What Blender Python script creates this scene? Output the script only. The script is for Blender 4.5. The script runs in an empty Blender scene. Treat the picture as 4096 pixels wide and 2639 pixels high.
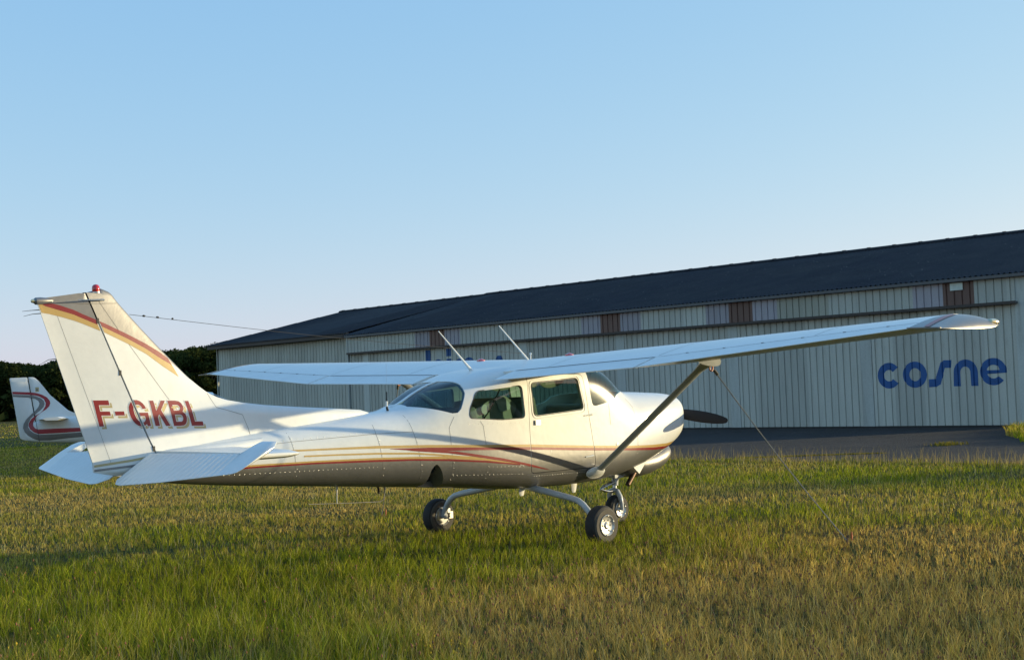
import bpy, bmesh, math, random
import numpy as np
from mathutils import Vector, Matrix
from mathutils.geometry import tessellate_polygon

scene = bpy.context.scene
random.seed(7)
rng = np.random.default_rng(11)

# ------------------------------------------------------------------ camera
CAM = np.array([-12.241, -10.783, 1.653])
YAW, PITCH, ROLL, FPX = 0.787116, 0.0435486, -0.039472, 5457.68   # aimed at the cabin, focal length in photo pixels
cy, sy, cp, sp = math.cos(YAW), math.sin(YAW), math.cos(PITCH), math.sin(PITCH)
fwd = Vector((sy * cp, cy * cp, sp)); rgt = Vector((cy, -sy, 0)); upv = rgt.cross(fwd)
cr, sr = math.cos(ROLL), math.sin(ROLL)
right = cr * rgt + sr * upv; upw = -sr * rgt + cr * upv
cam_data = bpy.data.cameras.new('camera')
cam_data.sensor_fit = 'HORIZONTAL'; cam_data.sensor_width = 36.0
cam_data.lens = FPX / 4096 * 36.0
cam_data.clip_start = 0.1; cam_data.clip_end = 6000
cam = bpy.data.objects.new('camera', cam_data)
mw = Matrix.Identity(4)
for i in range(3):
    mw[i][0] = right[i]; mw[i][1] = upw[i]; mw[i][2] = -fwd[i]; mw[i][3] = CAM[i]
cam.matrix_world = mw
scene.collection.objects.link(cam)
scene.camera = cam

# ------------------------------------------------------------------ sky, sun, exposure
SUN = Vector((1.6, -1.0, 0.18)).normalized()
SUN_EL = math.asin(SUN.z); SUN_AZ = math.atan2(SUN.x, SUN.y)
world = bpy.data.worlds.new('World'); scene.world = world
world.use_nodes = True
wn = world.node_tree.nodes; wl = world.node_tree.links
wn.clear()
sky = wn.new('ShaderNodeTexSky'); sky.sky_type = 'NISHITA'; sky.sun_disc = False
sky.sun_elevation = SUN_EL; sky.sun_rotation = SUN_AZ
sky.altitude = 150; sky.air_density = 1.0; sky.dust_density = 0.5; sky.ozone_density = 2.5
bg = wn.new('ShaderNodeBackground'); bg.inputs['Strength'].default_value = 0.15
wo = wn.new('ShaderNodeOutputWorld')
# the camera's response to the whole sky dome: softer contrast, cool white balance
sep_s = wn.new('ShaderNodeSeparateColor'); com_s = wn.new('ShaderNodeCombineColor'); wl.new(sky.outputs[0], sep_s.inputs[0])
for i_, (gam, gain) in enumerate(((.68, .42), (.42, .512), (.13, .765))):
    pw = wn.new('ShaderNodeMath'); pw.operation = 'POWER'; pw.inputs[1].default_value = gam
    ml = wn.new('ShaderNodeMath'); ml.operation = 'MULTIPLY'; ml.inputs[1].default_value = gain / .30
    wl.new(sep_s.outputs[i_], pw.inputs[0]); wl.new(pw.outputs[0], ml.inputs[0]); wl.new(ml.outputs[0], com_s.inputs[i_])
wl.new(com_s.outputs[0], bg.inputs[0]); wl.new(bg.outputs[0], wo.inputs[0])
sun_data = bpy.data.lights.new('sun', 'SUN'); sun_data.energy = 2.45
sun_data.angle = math.radians(0.5); sun_data.color = (1.0, 0.85, 0.52)
sun = bpy.data.objects.new('sun', sun_data)
sun.rotation_euler = SUN.to_track_quat('Z', 'Y').to_euler(); sun.location = (30, -20, 12)
scene.collection.objects.link(sun)
scene.view_settings.view_transform = 'Standard'; scene.view_settings.look = 'None'
scene.view_settings.exposure = 1.0; scene.view_settings.gamma = 1.0
scene.view_settings.use_curve_mapping = False
scene.cycles.max_bounces = 6; scene.cycles.diffuse_bounces = 2; scene.cycles.glossy_bounces = 3
scene.cycles.transmission_bounces = 4; scene.cycles.transparent_max_bounces = 12
scene.cycles.caustics_reflective = False; scene.cycles.caustics_refractive = False
scene.cycles.sample_clamp_indirect = 4.0

# ------------------------------------------------------------------ helpers
COL = scene.collection
def tag(o, label=None, cat=None, group=None, kind=None):
    if label: o['label'] = label
    if cat: o['category'] = cat
    if group: o['group'] = group
    if kind: o['kind'] = kind
    return o
def empty(name, loc):
    o = bpy.data.objects.new(name, None); o.location = loc; o.empty_display_size = .3
    COL.objects.link(o); return o
def attach(o, parent):
    if parent is not None:
        o.parent = parent
        m = Matrix.Translation(parent.location)
        p = parent.parent
        o.matrix_parent_inverse = (Matrix.Identity(4) if parent.type != 'EMPTY' else m.inverted())
    return o
def link_mesh(name, me, mat, parent=None, smooth=True, angle=35):
    o = bpy.data.objects.new(name, me); COL.objects.link(o)
    if mat is not None:
        me.materials.clear(); me.materials.append(mat)
    if smooth and len(me.polygons):
        me.polygons.foreach_set('use_smooth', [True] * len(me.polygons))
        me.set_sharp_from_angle(angle=math.radians(angle))
    return attach(o, parent)
def mobj(name, verts, faces, mat, parent=None, smooth=True, angle=35):
    me = bpy.data.meshes.new(name)
    me.from_pydata([tuple(map(float, v)) for v in verts], [], [tuple(int(i) for i in f) for f in faces])
    me.validate(); me.update()
    bm = bmesh.new(); bm.from_mesh(me); bmesh.ops.recalc_face_normals(bm, faces=bm.faces); bm.to_mesh(me); bm.free()
    return link_mesh(name, me, mat, parent, smooth, angle)

class MB:
    """collects shapes for ONE mesh"""
    def __init__(s): s.v = []; s.f = []
    def add(s, verts, faces):
        b = len(s.v); s.v += [tuple(map(float, p)) for p in verts]; s.f += [tuple(int(i) + b for i in f) for f in faces]; return s
    def box(s, c, d, R=None):
        c = Vector(c); vs = []
        for x in (-.5, .5):
            for y in (-.5, .5):
                for z in (-.5, .5):
                    p = Vector((x * d[0], y * d[1], z * d[2]))
                    if R is not None: p = R @ p
                    vs.append(c + p)
        return s.add(vs, [(0, 1, 3, 2), (4, 6, 7, 5), (0, 4, 5, 1), (2, 3, 7, 6), (0, 2, 6, 4), (1, 5, 7, 3)])
    def tube(s, pts, rad, n=10, flat=None):
        pts = [Vector(p) for p in pts]
        if not hasattr(rad, '__len__'): rad = [rad] * len(pts)
        rings = []; prev = None
        for i, p in enumerate(pts):
            t = (pts[min(i + 1, len(pts) - 1)] - pts[max(i - 1, 0)]).normalized()
            a = prev if prev is not None else (Vector((0, 0, 1)) if abs(t.z) < .9 else Vector((1, 0, 0)))
            a = (a - t * a.dot(t)).normalized(); prev = a
            b = t.cross(a)
            rings.append([p + rad[i] * (math.cos(2 * math.pi * k / n) * a + math.sin(2 * math.pi * k / n) * b) for k in range(n)])
        return s.loft(rings)
    def loft(s, rings, caps=True):
        n = len(rings[0]); vs = [p for r in rings for p in r]; fs = []
        for i in range(len(rings) - 1):
            for k in range(n):
                fs.append((i * n + k, i * n + (k + 1) % n, (i + 1) * n + (k + 1) % n, (i + 1) * n + k))
        if caps:
            fs.append(tuple(range(n))[::-1]); fs.append(tuple((len(rings) - 1) * n + k for k in range(n)))
        return s.add(vs, fs)
    def lathe(s, c, axis, prof, n=28):
        """prof: (along axis, radius)"""
        c = Vector(c); t = Vector(axis).normalized()
        a = Vector((0, 0, 1)) if abs(t.z) < .9 else Vector((1, 0, 0))
        a = (a - t * a.dot(t)).normalized(); b = t.cross(a)
        rings = [[c + t * h + max(r, 1e-4) * (math.cos(2 * math.pi * k / n) * a + math.sin(2 * math.pi * k / n) * b) for k in range(n)] for h, r in prof]
        return s.loft(rings)
    def prism(s, pts2, conv, a, b):
        """pts2 outline -> conv(p, t) 3d for t in a, b"""
        n = len(pts2)
        vs = [conv(p, a) for p in pts2] + [conv(p, b) for p in pts2]
        fs = [tuple(range(n))[::-1], tuple(range(n, 2 * n))] + [(i, (i + 1) % n, n + (i + 1) % n, n + i) for i in range(n)]
        return s.add(vs, fs)
    def obj(s, name, mat, parent=None, smooth=True, angle=35):
        return mobj(name, s.v, s.f, mat, parent, smooth, angle)

def round_poly(pts, r, n=5):
    out = []; N = len(pts)
    for i in range(N):
        p0, p, p1 = Vector(pts[i - 1]), Vector(pts[i]), Vector(pts[(i + 1) % N])
        a, b = (p0 - p), (p1 - p); rr = min(r, a.length * .45, b.length * .45)
        a = p + a.normalized() * rr; b = p + b.normalized() * rr
        for k in range(n + 1):
            t = k / n; out.append(tuple(a * (1 - t) ** 2 + p * 2 * t * (1 - t) + b * t * t))
    return out
def grow_poly(pts, d):
    """offset an outline outwards by d"""
    P = [Vector(p) for p in pts]; N = len(P)
    area = sum(P[i - 1].x * P[i].y - P[i].x * P[i - 1].y for i in range(N))
    sgn = 1 if area > 0 else -1; out = []
    for i in range(N):
        e0 = (P[i] - P[i - 1]); e1 = (P[(i + 1) % N] - P[i])
        if e0.length < 1e-6 or e1.length < 1e-6: out.append(tuple(P[i])); continue
        n0 = Vector((e0.y, -e0.x)).normalized(); n1 = Vector((e1.y, -e1.x)).normalized()
        m = n0 + n1; k = max(.45, m.length_squared / 2)
        out.append(tuple(P[i] + sgn * d * m / k))
    return out

# ------------------------------------------------------------------ materials
def new_mat(name):
    m = bpy.data.materials.new(name); m.use_nodes = True
    nt = m.node_tree; b = nt.nodes['Principled BSDF']; return m, nt, b
def N(nt, t, **kw):
    n = nt.nodes.new(t)
    for k, v in kw.items(): setattr(n, k, v)
    return n
def noise(nt, scale, detail=4, rough=.55, coord='Object', vec_scale=None):
    tc = N(nt, 'ShaderNodeTexCoord'); nz = N(nt, 'ShaderNodeTexNoise')
    nz.inputs['Scale'].default_value = scale; nz.inputs['Detail'].default_value = detail; nz.inputs['Roughness'].default_value = rough
    if vec_scale:
        mp = N(nt, 'ShaderNodeMapping'); mp.inputs['Scale'].default_value = vec_scale
        nt.links.new(tc.outputs[coord], mp.inputs[0]); nt.links.new(mp.outputs[0], nz.inputs[0])
    else:
        nt.links.new(tc.outputs[coord], nz.inputs[0])
    return nz
def ramp(nt, src, stops):
    r = N(nt, 'ShaderNodeValToRGB'); e = r.color_ramp.elements
    while len(e) < len(stops): e.new(.5)
    for i, (p, c) in enumerate(stops):
        e[i].position = p; e[i].color = (*c, 1) if len(c) == 3 else c
    nt.links.new(src, r.inputs[0]); return r
def mixc(nt, fac, a, b, mode='MIX'):
    m = N(nt, 'ShaderNodeMix', data_type='RGBA', blend_type=mode)
    for sock, v in ((m.inputs['Factor'], fac), (m.inputs['A'], a), (m.inputs['B'], b)):
        if hasattr(v, 'is_output') or isinstance(v, bpy.types.NodeSocket): nt.links.new(v, sock)
        elif isinstance(v, tuple): sock.default_value = (*v, 1) if len(v) == 3 else v
        else: sock.default_value = v
    return m.outputs['Result']
def math_n(nt, op, a, b=None, c=None):
    m = N(nt, 'ShaderNodeMath', operation=op)
    for i, v in enumerate((a, b, c)):
        if v is None: continue
        if isinstance(v, bpy.types.NodeSocket): nt.links.new(v, m.inputs[i])
        else: m.inputs[i].default_value = v
    return m.outputs[0]
def bump(nt, b, h, strength=.2, dist=.01):
    bp = N(nt, 'ShaderNodeBump'); bp.inputs['Strength'].default_value = strength; bp.inputs['Distance'].default_value = dist
    nt.links.new(h, bp.inputs['Height']); nt.links.new(bp.outputs[0], b.inputs['Normal'])
def simple(name, col, rough=.5, metal=0., var=.12, scale=6., coat=0., bmp=0., bscale=None, spec=None):
    """plain coloured surface with a little mottling and wear"""
    m, nt, b = new_mat(name)
    nz = noise(nt, scale, 5)
    lo = tuple(max(0, c * (1 - var)) for c in col); hi = tuple(min(1, c * (1 + var)) for c in col)
    r = ramp(nt, nz.outputs[0], [(.3, lo), (.7, hi)])
    nt.links.new(r.outputs[0], b.inputs['Base Color'])
    b.inputs['Metallic'].default_value = metal
    rr = math_n(nt, 'MULTIPLY_ADD', nz.outputs[0], .25, max(0.02, rough - .12)); nt.links.new(rr, b.inputs['Roughness'])
    b.inputs['Coat Weight'].default_value = coat; b.inputs['Coat Roughness'].default_value = .08
    if spec is not None: b.inputs['Specular IOR Level'].default_value = spec
    if bmp:
        nb = noise(nt, bscale or scale * 8, 6); bump(nt, b, nb.outputs[0], bmp)
    return m
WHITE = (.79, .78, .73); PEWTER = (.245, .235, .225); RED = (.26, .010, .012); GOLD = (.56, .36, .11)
def paint_nodes(nt, b, base, metal=None):
    """aircraft paint: slight dirt, orange peel, clear coat"""
    nz = noise(nt, 3.5, 6, .6); d = noise(nt, 22, 4, .6)
    k = math_n(nt, 'MULTIPLY_ADD', nz.outputs[0], .16, .90)
    kk = math_n(nt, 'MULTIPLY_ADD', d.outputs[0], .08, -.04); k = math_n(nt, 'ADD', k, kk)
    c = N(nt, 'ShaderNodeVectorMath', operation='SCALE')
    if isinstance(base, tuple): c.inputs[0].default_value = base
    else: nt.links.new(base, c.inputs[0])
    nt.links.new(k, c.inputs['Scale']); nt.links.new(c.outputs[0], b.inputs['Base Color'])
    r = math_n(nt, 'MULTIPLY_ADD', d.outputs[0], .16, .34); nt.links.new(r, b.inputs['Roughness'])
    b.inputs['Coat Weight'].default_value = .35; b.inputs['Coat Roughness'].default_value = .12
    bn = noise(nt, 7, 3); bump(nt, b, bn.outputs[0], .11, .02)
def paint(name, col, metal=0.):
    m, nt, b = new_mat(name); paint_nodes(nt, b, col); b.inputs['Metallic'].default_value = metal; return m
def curve_mask(nt, pts, x0, x1, z0, z1, soft=.0015):
    """1 where object z lies below the curve z(x)"""
    tc = N(nt, 'ShaderNodeTexCoord'); sep = N(nt, 'ShaderNodeSeparateXYZ'); nt.links.new(tc.outputs['Object'], sep.inputs[0])
    xn = math_n(nt, 'MULTIPLY_ADD', sep.outputs[0], 1 / (x1 - x0), -x0 / (x1 - x0))
    fc = N(nt, 'ShaderNodeFloatCurve'); cu = fc.mapping.curves[0]
    P = sorted(((x - x0) / (x1 - x0), (z - z0) / (z1 - z0)) for x, z in pts)
    while len(cu.points) < len(P): cu.points.new(.5, .5)
    for i, p in enumerate(P): cu.points[i].location = p; cu.points[i].handle_type = 'VECTOR'
    fc.mapping.update(); nt.links.new(xn, fc.inputs['Value'])
    zc = math_n(nt, 'MULTIPLY_ADD', fc.outputs[0], z1 - z0, z0)
    return math_n(nt, 'LESS_THAN', sep.outputs[2], zc)
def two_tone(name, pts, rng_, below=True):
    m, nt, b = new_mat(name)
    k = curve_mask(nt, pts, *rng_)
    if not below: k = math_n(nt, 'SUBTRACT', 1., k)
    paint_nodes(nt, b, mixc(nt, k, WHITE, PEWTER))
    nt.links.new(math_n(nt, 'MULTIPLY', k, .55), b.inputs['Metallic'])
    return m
def glass(name, tint, rough=.02, refl=1.0):
    m = bpy.data.materials.new(name); m.use_nodes = True; nt = m.node_tree; nt.nodes.clear()
    out = N(nt, 'ShaderNodeOutputMaterial'); mx = N(nt, 'ShaderNodeMixShader')
    tr = N(nt, 'ShaderNodeBsdfTransparent'); tr.inputs[0].default_value = (*tint, 1)
    gl = N(nt, 'ShaderNodeBsdfGlossy'); gl.inputs['Roughness'].default_value = rough
    lw = N(nt, 'ShaderNodeFresnel'); lw.inputs['IOR'].default_value = 1.5
    nz = noise(nt, 30, 3); k = math_n(nt, 'MULTIPLY_ADD', nz.outputs[0], .03, 0.0)
    k = math_n(nt, 'ADD', k, math_n(nt, 'MULTIPLY', lw.outputs[0], refl))
    geo = N(nt, 'ShaderNodeNewGeometry'); k = math_n(nt, 'MULTIPLY', k, math_n(nt, 'SUBTRACT', 1., geo.outputs['Backfacing']))   # only the outer face of the pane mirrors
    nt.links.new(k, mx.inputs[0]); nt.links.new(tr.outputs[0], mx.inputs[1]); nt.links.new(gl.outputs[0], mx.inputs[2])
    nt.links.new(mx.outputs[0], out.inputs[0]); return m
def ribbed_paint(name, period=.075, axis=1, col=WHITE):
    """thin skin with chordwise stiffening beads, as on the control surfaces"""
    m, nt, b = new_mat(name)
    tc = N(nt, 'ShaderNodeTexCoord'); sep = N(nt, 'ShaderNodeSeparateXYZ'); nt.links.new(tc.outputs['Object'], sep.inputs[0])
    s = math_n(nt, 'SINE', math_n(nt, 'MULTIPLY', sep.outputs[axis], 2 * math.pi / period))
    s = math_n(nt, 'POWER', math_n(nt, 'ABSOLUTE', s), 6.)
    nz = noise(nt, 4, 5); r = ramp(nt, nz.outputs[0], [(.3, tuple(c * .9 for c in col)), (.7, col)])
    nt.links.new(r.outputs[0], b.inputs['Base Color']); b.inputs['Roughness'].default_value = .34
    b.inputs['Coat Weight'].default_value = .3; b.inputs['Coat Roughness'].default_value = .2
    bump(nt, b, s, .6, .004); return m

M = {}
M['white'] = paint('white_paint', WHITE)
M['pewter'] = paint('pewter_paint', PEWTER, .55)
M['red'] = paint('red_paint', RED)
M['gold'] = paint('gold_paint', GOLD)
M['shadow_letter'] = paint('champagne_paint', (.50, .40, .20), .3)
M['ribbed'] = ribbed_paint('ribbed_white_skin')
M['seam'] = simple('seam_shadow_gap', (.20, .185, .16), .7)
M['dark'] = simple('dark_gap', (.05, .045, .04), .7)
M['black'] = simple('matt_black', (.012, .012, .012), .6)
M['steel'] = simple('bare_steel', (.55, .54, .52), .3, 1.)
M['alu'] = simple('wheel_alloy', (.62, .60, .56), .42, .7, .2, 18)
M['rubber'] = simple('tyre_rubber', (.022, .021, .020), .75, 0, .3, 20, bmp=.2)
M['dusty_rubber'] = simple('dusty_sidewall', (.095, .083, .066), .8, 0, .25, 14, bmp=.2)
M['leggrey'] = simple('grey_enamel', (.50, .52, .53), .35, 0, .08, 9, coat=.3)
M['glass'] = glass('tinted_acrylic', (.70, .80, .74))
M['hazy'] = glass('hazy_windscreen', (.66, .76, .70), .15)
M['smoke'] = glass('smoked_acrylic', (.42, .54, .60))
M['cabin'] = simple('cabin_lining', (.30, .28, .25), .8)
M['seat'] = simple('seat_cloth', (.34, .33, .30), .9, bmp=.3)
M['shade'] = simple('sun_shade_foil', (.40, .40, .36), .6)
M['visor'] = simple('beige_visor', (.42, .38, .30), .8)
M['prop'] = simple('propeller_black', (.030, .022, .017), .75, spec=.2)
M['exhaust'] = simple('sooty_steel', (.12, .075, .05), .5, .8, .4, 30)
M['beacon'] = simple('red_beacon_lens', (.60, .012, .008), .12, 0, .1, coat=1.)
M['lamp'] = simple('gold_glint_lamp', (.75, .62, .35), .1, .6, .1, coat=1.)  # clear lens; the gold of the reflected low sun is put into its colour
M['rope'] = simple('weathered_rope', (.32, .30, .26), .9, 0, .3, 60, bmp=.4)
M['orange'] = simple('orange_ring', (.55, .13, .03), .5)

# ------------------------------------------------------------------ ground
def ground_material():
    m, nt, b = new_mat('dry_grass_soil')
    tc = N(nt, 'ShaderNodeTexCoord')
    n1 = noise(nt, .35, 6, .6); n2 = noise(nt, 7, 6, .7); n3 = noise(nt, .03, 4, .5)
    c1 = ramp(nt, n1.outputs[0], [(.36, (.070, .085, .020)), (.52, (.10, .090, .030)), (.66, (.15, .11, .05))])
    c2 = ramp(nt, n2.outputs[0], [(.3, (.45, .45, .40)), (.7, (1.15, 1.1, 1.0))])
    c = mixc(nt, 1., c1.outputs[0], c2.outputs[0], 'MULTIPLY')
    c3 = ramp(nt, n3.outputs[0], [(.35, (.85, 1.0, .8)), (.65, (1.25, 1.05, .85))])
    c = mixc(nt, 1., c, c3.outputs[0], 'MULTIPLY')
    nt.links.new(c, b.inputs['Base Color']); b.inputs['Roughness'].default_value = .95; b.inputs['Specular IOR Level'].default_value = .1
    bump(nt, b, n2.outputs[0], .9, .06); return m
M['soil'] = ground_material()
def asphalt_material():
    m, nt, b = new_mat('old_asphalt')
    n1 = noise(nt, .5, 5, .6); n2 = noise(nt, 90, 3, .7); n3 = noise(nt, 2.2, 6, .7, vec_scale=(1, .25, 1))
    c = ramp(nt, n1.outputs[0], [(.3, (.034, .028, .027)), (.7, (.058, .047, .043))])
    c2 = ramp(nt, n2.outputs[0], [(.35, (.72, .72, .72)), (.65, (1.35, 1.3, 1.25))])
    c3 = ramp(nt, n3.outputs[0], [(.40, (.8, .8, .82)), (.62, (1.2, 1.15, 1.08))])
    k = mixc(nt, 1., c.outputs[0], c2.outputs[0], 'MULTIPLY'); k = mixc(nt, 1., k, c3.outputs[0], 'MULTIPLY')
    nt.links.new(k, b.inputs['Base Color']); b.inputs['Roughness'].default_value = .85
    bump(nt, b, n2.outputs[0], 1., .16); return m
M['asphalt'] = asphalt_material()
g = mobj('ground', [(-2500, -2500, 0), (3500, -2500, 0), (3500, 3500, 0), (-2500, 3500, 0)], [(0, 1, 2, 3)], M['soil'], smooth=False)
tag(g, 'flat dry grass field under the parked aircraft', 'ground', kind='structure')
# apron: ragged edge towards the grass
def apron_edge(y):
    y = np.asarray(y, float)
    return 11.05 + .10 * np.sin(y * .9) + .07 * np.sin(y * 2.3 + 1) + .05 * np.sin(y * 5.1 + 2)
ys = np.linspace(-45, 33, 320)
vs = [(apron_edge(y), y, .004) for y in ys] + [(27.4, y, .004) for y in ys]
n = len(ys)
o = mobj('apron', vs, [(i, n + i, n + i + 1, i + 1) for i in range(n - 1)], M['asphalt'], smooth=False)
tag(o, 'grey asphalt apron in front of the hangar doors', 'apron', kind='structure')

# ------------------------------------------------------------------ hangar
HB = Vector((25.928, 6.644, 0)); HD = Vector((.0355, .99937, 0)); HN = Vector((.99937, -.0355, 0))
HROT = math.atan2(HD.y, HD.x)
def HP(u, dep, z): return HB + HD * u + HN * dep + Vector((0, 0, z))
def cladding(name, c, seed):
    m, nt, b = new_mat(name)
    oi = N(nt, 'ShaderNodeObjectInfo')
    n1 = noise(nt, 1.3, 6, .65, vec_scale=(3.5, 3.5, .35)); n2 = noise(nt, 26, 4, .6)
    a = ramp(nt, n1.outputs[0], [(.28, tuple(x * q for x, q in zip(c, (.66, .63, .58)))), (.44, tuple(x * .9 for x in c)), (.66, c)])
    d = ramp(nt, n2.outputs[0], [(.3, (.9, .9, .9)), (.7, (1.06, 1.06, 1.06))])
    k = mixc(nt, 1., a.outputs[0], d.outputs[0], 'MULTIPLY')
    r = math_n(nt, 'MULTIPLY_ADD', oi.outputs['Random'], .24, .88)
    v = N(nt, 'ShaderNodeVectorMath', operation='SCALE'); nt.links.new(k, v.inputs[0]); nt.links.new(r, v.inputs['Scale'])
    nt.links.new(v.outputs[0], b.inputs['Base Color']); b.inputs['Roughness'].default_value = .55
    return m
M['clad'] = cladding('beige_cladding', (.50, .50, .43), 0)
M['clad_old'] = cladding('streaky_beige_cladding', (.40, .39, .31), 0)
M['clad_lilac'] = cladding('lilac_translucent_cladding', (.37, .34, .36), 0)
M['clad_brown'] = cladding('brown_cladding', (.16, .085, .062), 0)
M['clad_post'] = cladding('pale_flashing', (.50, .52, .47), 0)
M['trim'] = simple('dark_brown_trim', (.055, .042, .034), .6)
M['gutter'] = simple('grey_gutter', (.10, .10, .10), .5)
M['blue'] = simple('faded_blue_paint', (.022, .090, .26), .7, 0, .2, 5)
M['sign'] = simple('weathered_sign_board', (.62, .66, .58), .6)
def roof_material():
    m, nt, b = new_mat('mossy_fibre_cement')
    n1 = noise(nt, .8, 6, .65); n2 = noise(nt, 18, 5, .7); v = N(nt, 'ShaderNodeTexVoronoi'); v.inputs['Scale'].default_value = 3.0
    tc = N(nt, 'ShaderNodeTexCoord'); nt.links.new(tc.outputs['Object'], v.inputs[0])
    n0 = noise(nt, .22, 5, .6); a0 = ramp(nt, n0.outputs[0], [(.35, (.75, .8, .9)), (.65, (1.3, 1.25, 1.1))])
    a1 = ramp(nt, n1.outputs[0], [(.3, (.012, .014, .020)), (.7, (.026, .027, .034))])
    am = N(nt, 'ShaderNodeMix', data_type='RGBA', blend_type='MULTIPLY'); am.inputs['Factor'].default_value = 1.; nt.links.new(a1.outputs[0], am.inputs['A']); nt.links.new(a0.outputs[0], am.inputs['B']); a = am
    d = ramp(nt, n2.outputs[0], [(.3, (.6, .6, .6)), (.7, (1.35, 1.3, 1.2))])
    k = mixc(nt, 1., a.outputs['Result'], d.outputs[0], 'MULTIPLY')
    spot = ramp(nt, v.outputs['Distance'], [(.06, (1, 1, 1)), (.10, (0, 0, 0))])
    k = mixc(nt, spot.outputs[0], k, (.11, .105, .09))
    nt.links.new(k, b.inputs['Base Color']); b.inputs['Roughness'].default_value = .9
    bump(nt, b, n2.outputs[0], .5, .03); return m
M['roof'] = roof_material()
hangar = empty('hangar', tuple(HP(16, 4, 0)))
tag(hangar, 'long low beige metal hangar with blue letters and dark corrugated roof', 'hangar')
PIT = .2525
def groove(u):
    """depth of the sheet surface behind its face at distance u from a groove centre"""
    d = abs((u + PIT / 2) % PIT - PIT / 2)
    return .036 if d < .012 else (0. if d > .026 else .036 * (.026 - d) / .014)
SHEETS = {}
def sheet_mesh(nrib, h, key):
    if (nrib, h, key) in SHEETS: return SHEETS[nrib, h, key]
    us = [0.]
    for k in range(nrib):
        c = PIT * (k + .5); us += [c - .026, c - .012, c + .012, c + .026]
    us.append(nrib * PIT - .001)
    vs = []; fs = []
    for u in us:
        dep = -groove(u - PIT / 2)          # local y: towards the viewer is +y
        vs += [(u, dep, 0), (u, dep, h)]
    for i in range(len(us) - 1): fs.append((2 * i, 2 * i + 2, 2 * i + 3, 2 * i + 1))
    me = bpy.data.meshes.new('cladding_sheet'); me.from_pydata(vs, [], fs); me.update()
    SHEETS[nrib, h, key] = me; return me
def sheet(u, dep, z, h, nrib, mat, parent, name='cladding_sheet'):
    me = sheet_mesh(nrib, h, mat.name)
    if not me.materials: me.materials.append(mat)
    o = bpy.data.objects.new(name, me); COL.objects.link(o)
    o.location = HP(u, dep, z); o.rotation_euler = (0, 0, HROT)
    return attach(o, parent)
def hbox(name, u0, u1, d0, d1, z0, z1, mat, parent):
    vs = [HP(u, d, z) for u in (u0, u1) for d in (d0, d1) for z in (z0, z1)]
    return mobj(name, vs, [(0, 1, 3, 2), (4, 6, 7, 5), (0, 4, 5, 1), (2, 3, 7, 6), (0, 2, 6, 4), (1, 5, 7, 3)], mat, parent, smooth=False)
# sliding doors, each leaf a dark frame board with its own sheets
def leaf(u0, nr):
    end = u0 + nr * PIT
    lf = hbox('door_leaf', u0, end, .055, .12, .03, 3.56, M['trim'], hangar)
    k = 0
    while k < nr:
        m = min(4, nr - k); sheet(u0 + k * PIT, 0, .06, 3.50, m, M['clad'], lf); k += m
    return lf
starts = [.071 + 5.222 * j for j in range(6)]
for u0 in starts: leaf(u0, 19)
leaf(starts[-1] + 5.222, 4)
for u0 in starts: hbox('door_joint_cover', u0 + 19 * PIT + .012, u0 + 5.222 - .012, -.012, .12, .05, 3.56, M['clad_post'], hangar)
hbox('door_sill', -.05, 32.6, -.03, .2, .006, .055, M['black'], hangar)
hbox('corner_post', -.56, .058, -.03, .12, .0, 4.33, M['clad_post'], hangar)
hbox('door_rail', -.03, 32.42, -.17, .045, 3.565, 3.625, M['gutter'], hangar)
hbox('door_rail_hood', -.03, 32.42, -.20, -.175, 3.55, 3.635, M['trim'], hangar)
# the band of sheets over the doors
kinds = {}
U0 = .275
nsheets = 32
for k_, kd in ((1, 'clad_brown'), (2, 'clad_lilac'), (9, 'clad_brown'), (8, 'clad_lilac'), (10, 'clad_lilac'), (15, 'clad_brown'), (14, 'clad_lilac'), (16, 'clad_lilac'), (25, 'clad_brown'), (24, 'clad_lilac'), (26, 'clad_lilac'), (6, 'clad_old'), (7, 'clad_old')):
    kinds[k_] = kd
sheet(U0 - PIT, -.06, 3.64, .68, 1, M['clad'], hangar)
for k in range(nsheets):
    sheet(U0 + k * 4 * PIT, -.06, 3.64, .68, 4, M[kinds.get(k, 'clad')], hangar)
hbox('wall_backing', -.5, 32.42, .125, .16, 3.6, 4.36, M['trim'], hangar)
o = hbox('notice_board', 1.62, 2.03, -.10, -.085, 4.08, 4.30, M['sign'], hangar); o['label'] = 'small pale weathered board under the gutter'
hbox('gutter', -.75, 32.5, -.22, -.09, 4.33, 4.42, M['gutter'], hangar)
# set-back end bay on the left
for k in range(12): sheet(32.58 + k * 4 * PIT, .45, .05, 4.32, 4, M['clad'], hangar)
hbox('end_bay_backing', 32.5, 44.65, .51, .58, .02, 4.42, M['trim'], hangar)
hbox('return_wall', 32.47, 32.55, -.07, .5, .02, 4.40, M['clad_post'], hangar)
hbox('fascia', 32.6, 45.2, .06, .12, 4.38, 4.60, M['trim'], hangar)
hbox('soffit', 32.6, 45.1, .125, .50, 4.42, 4.45, M['trim'], hangar)
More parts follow.
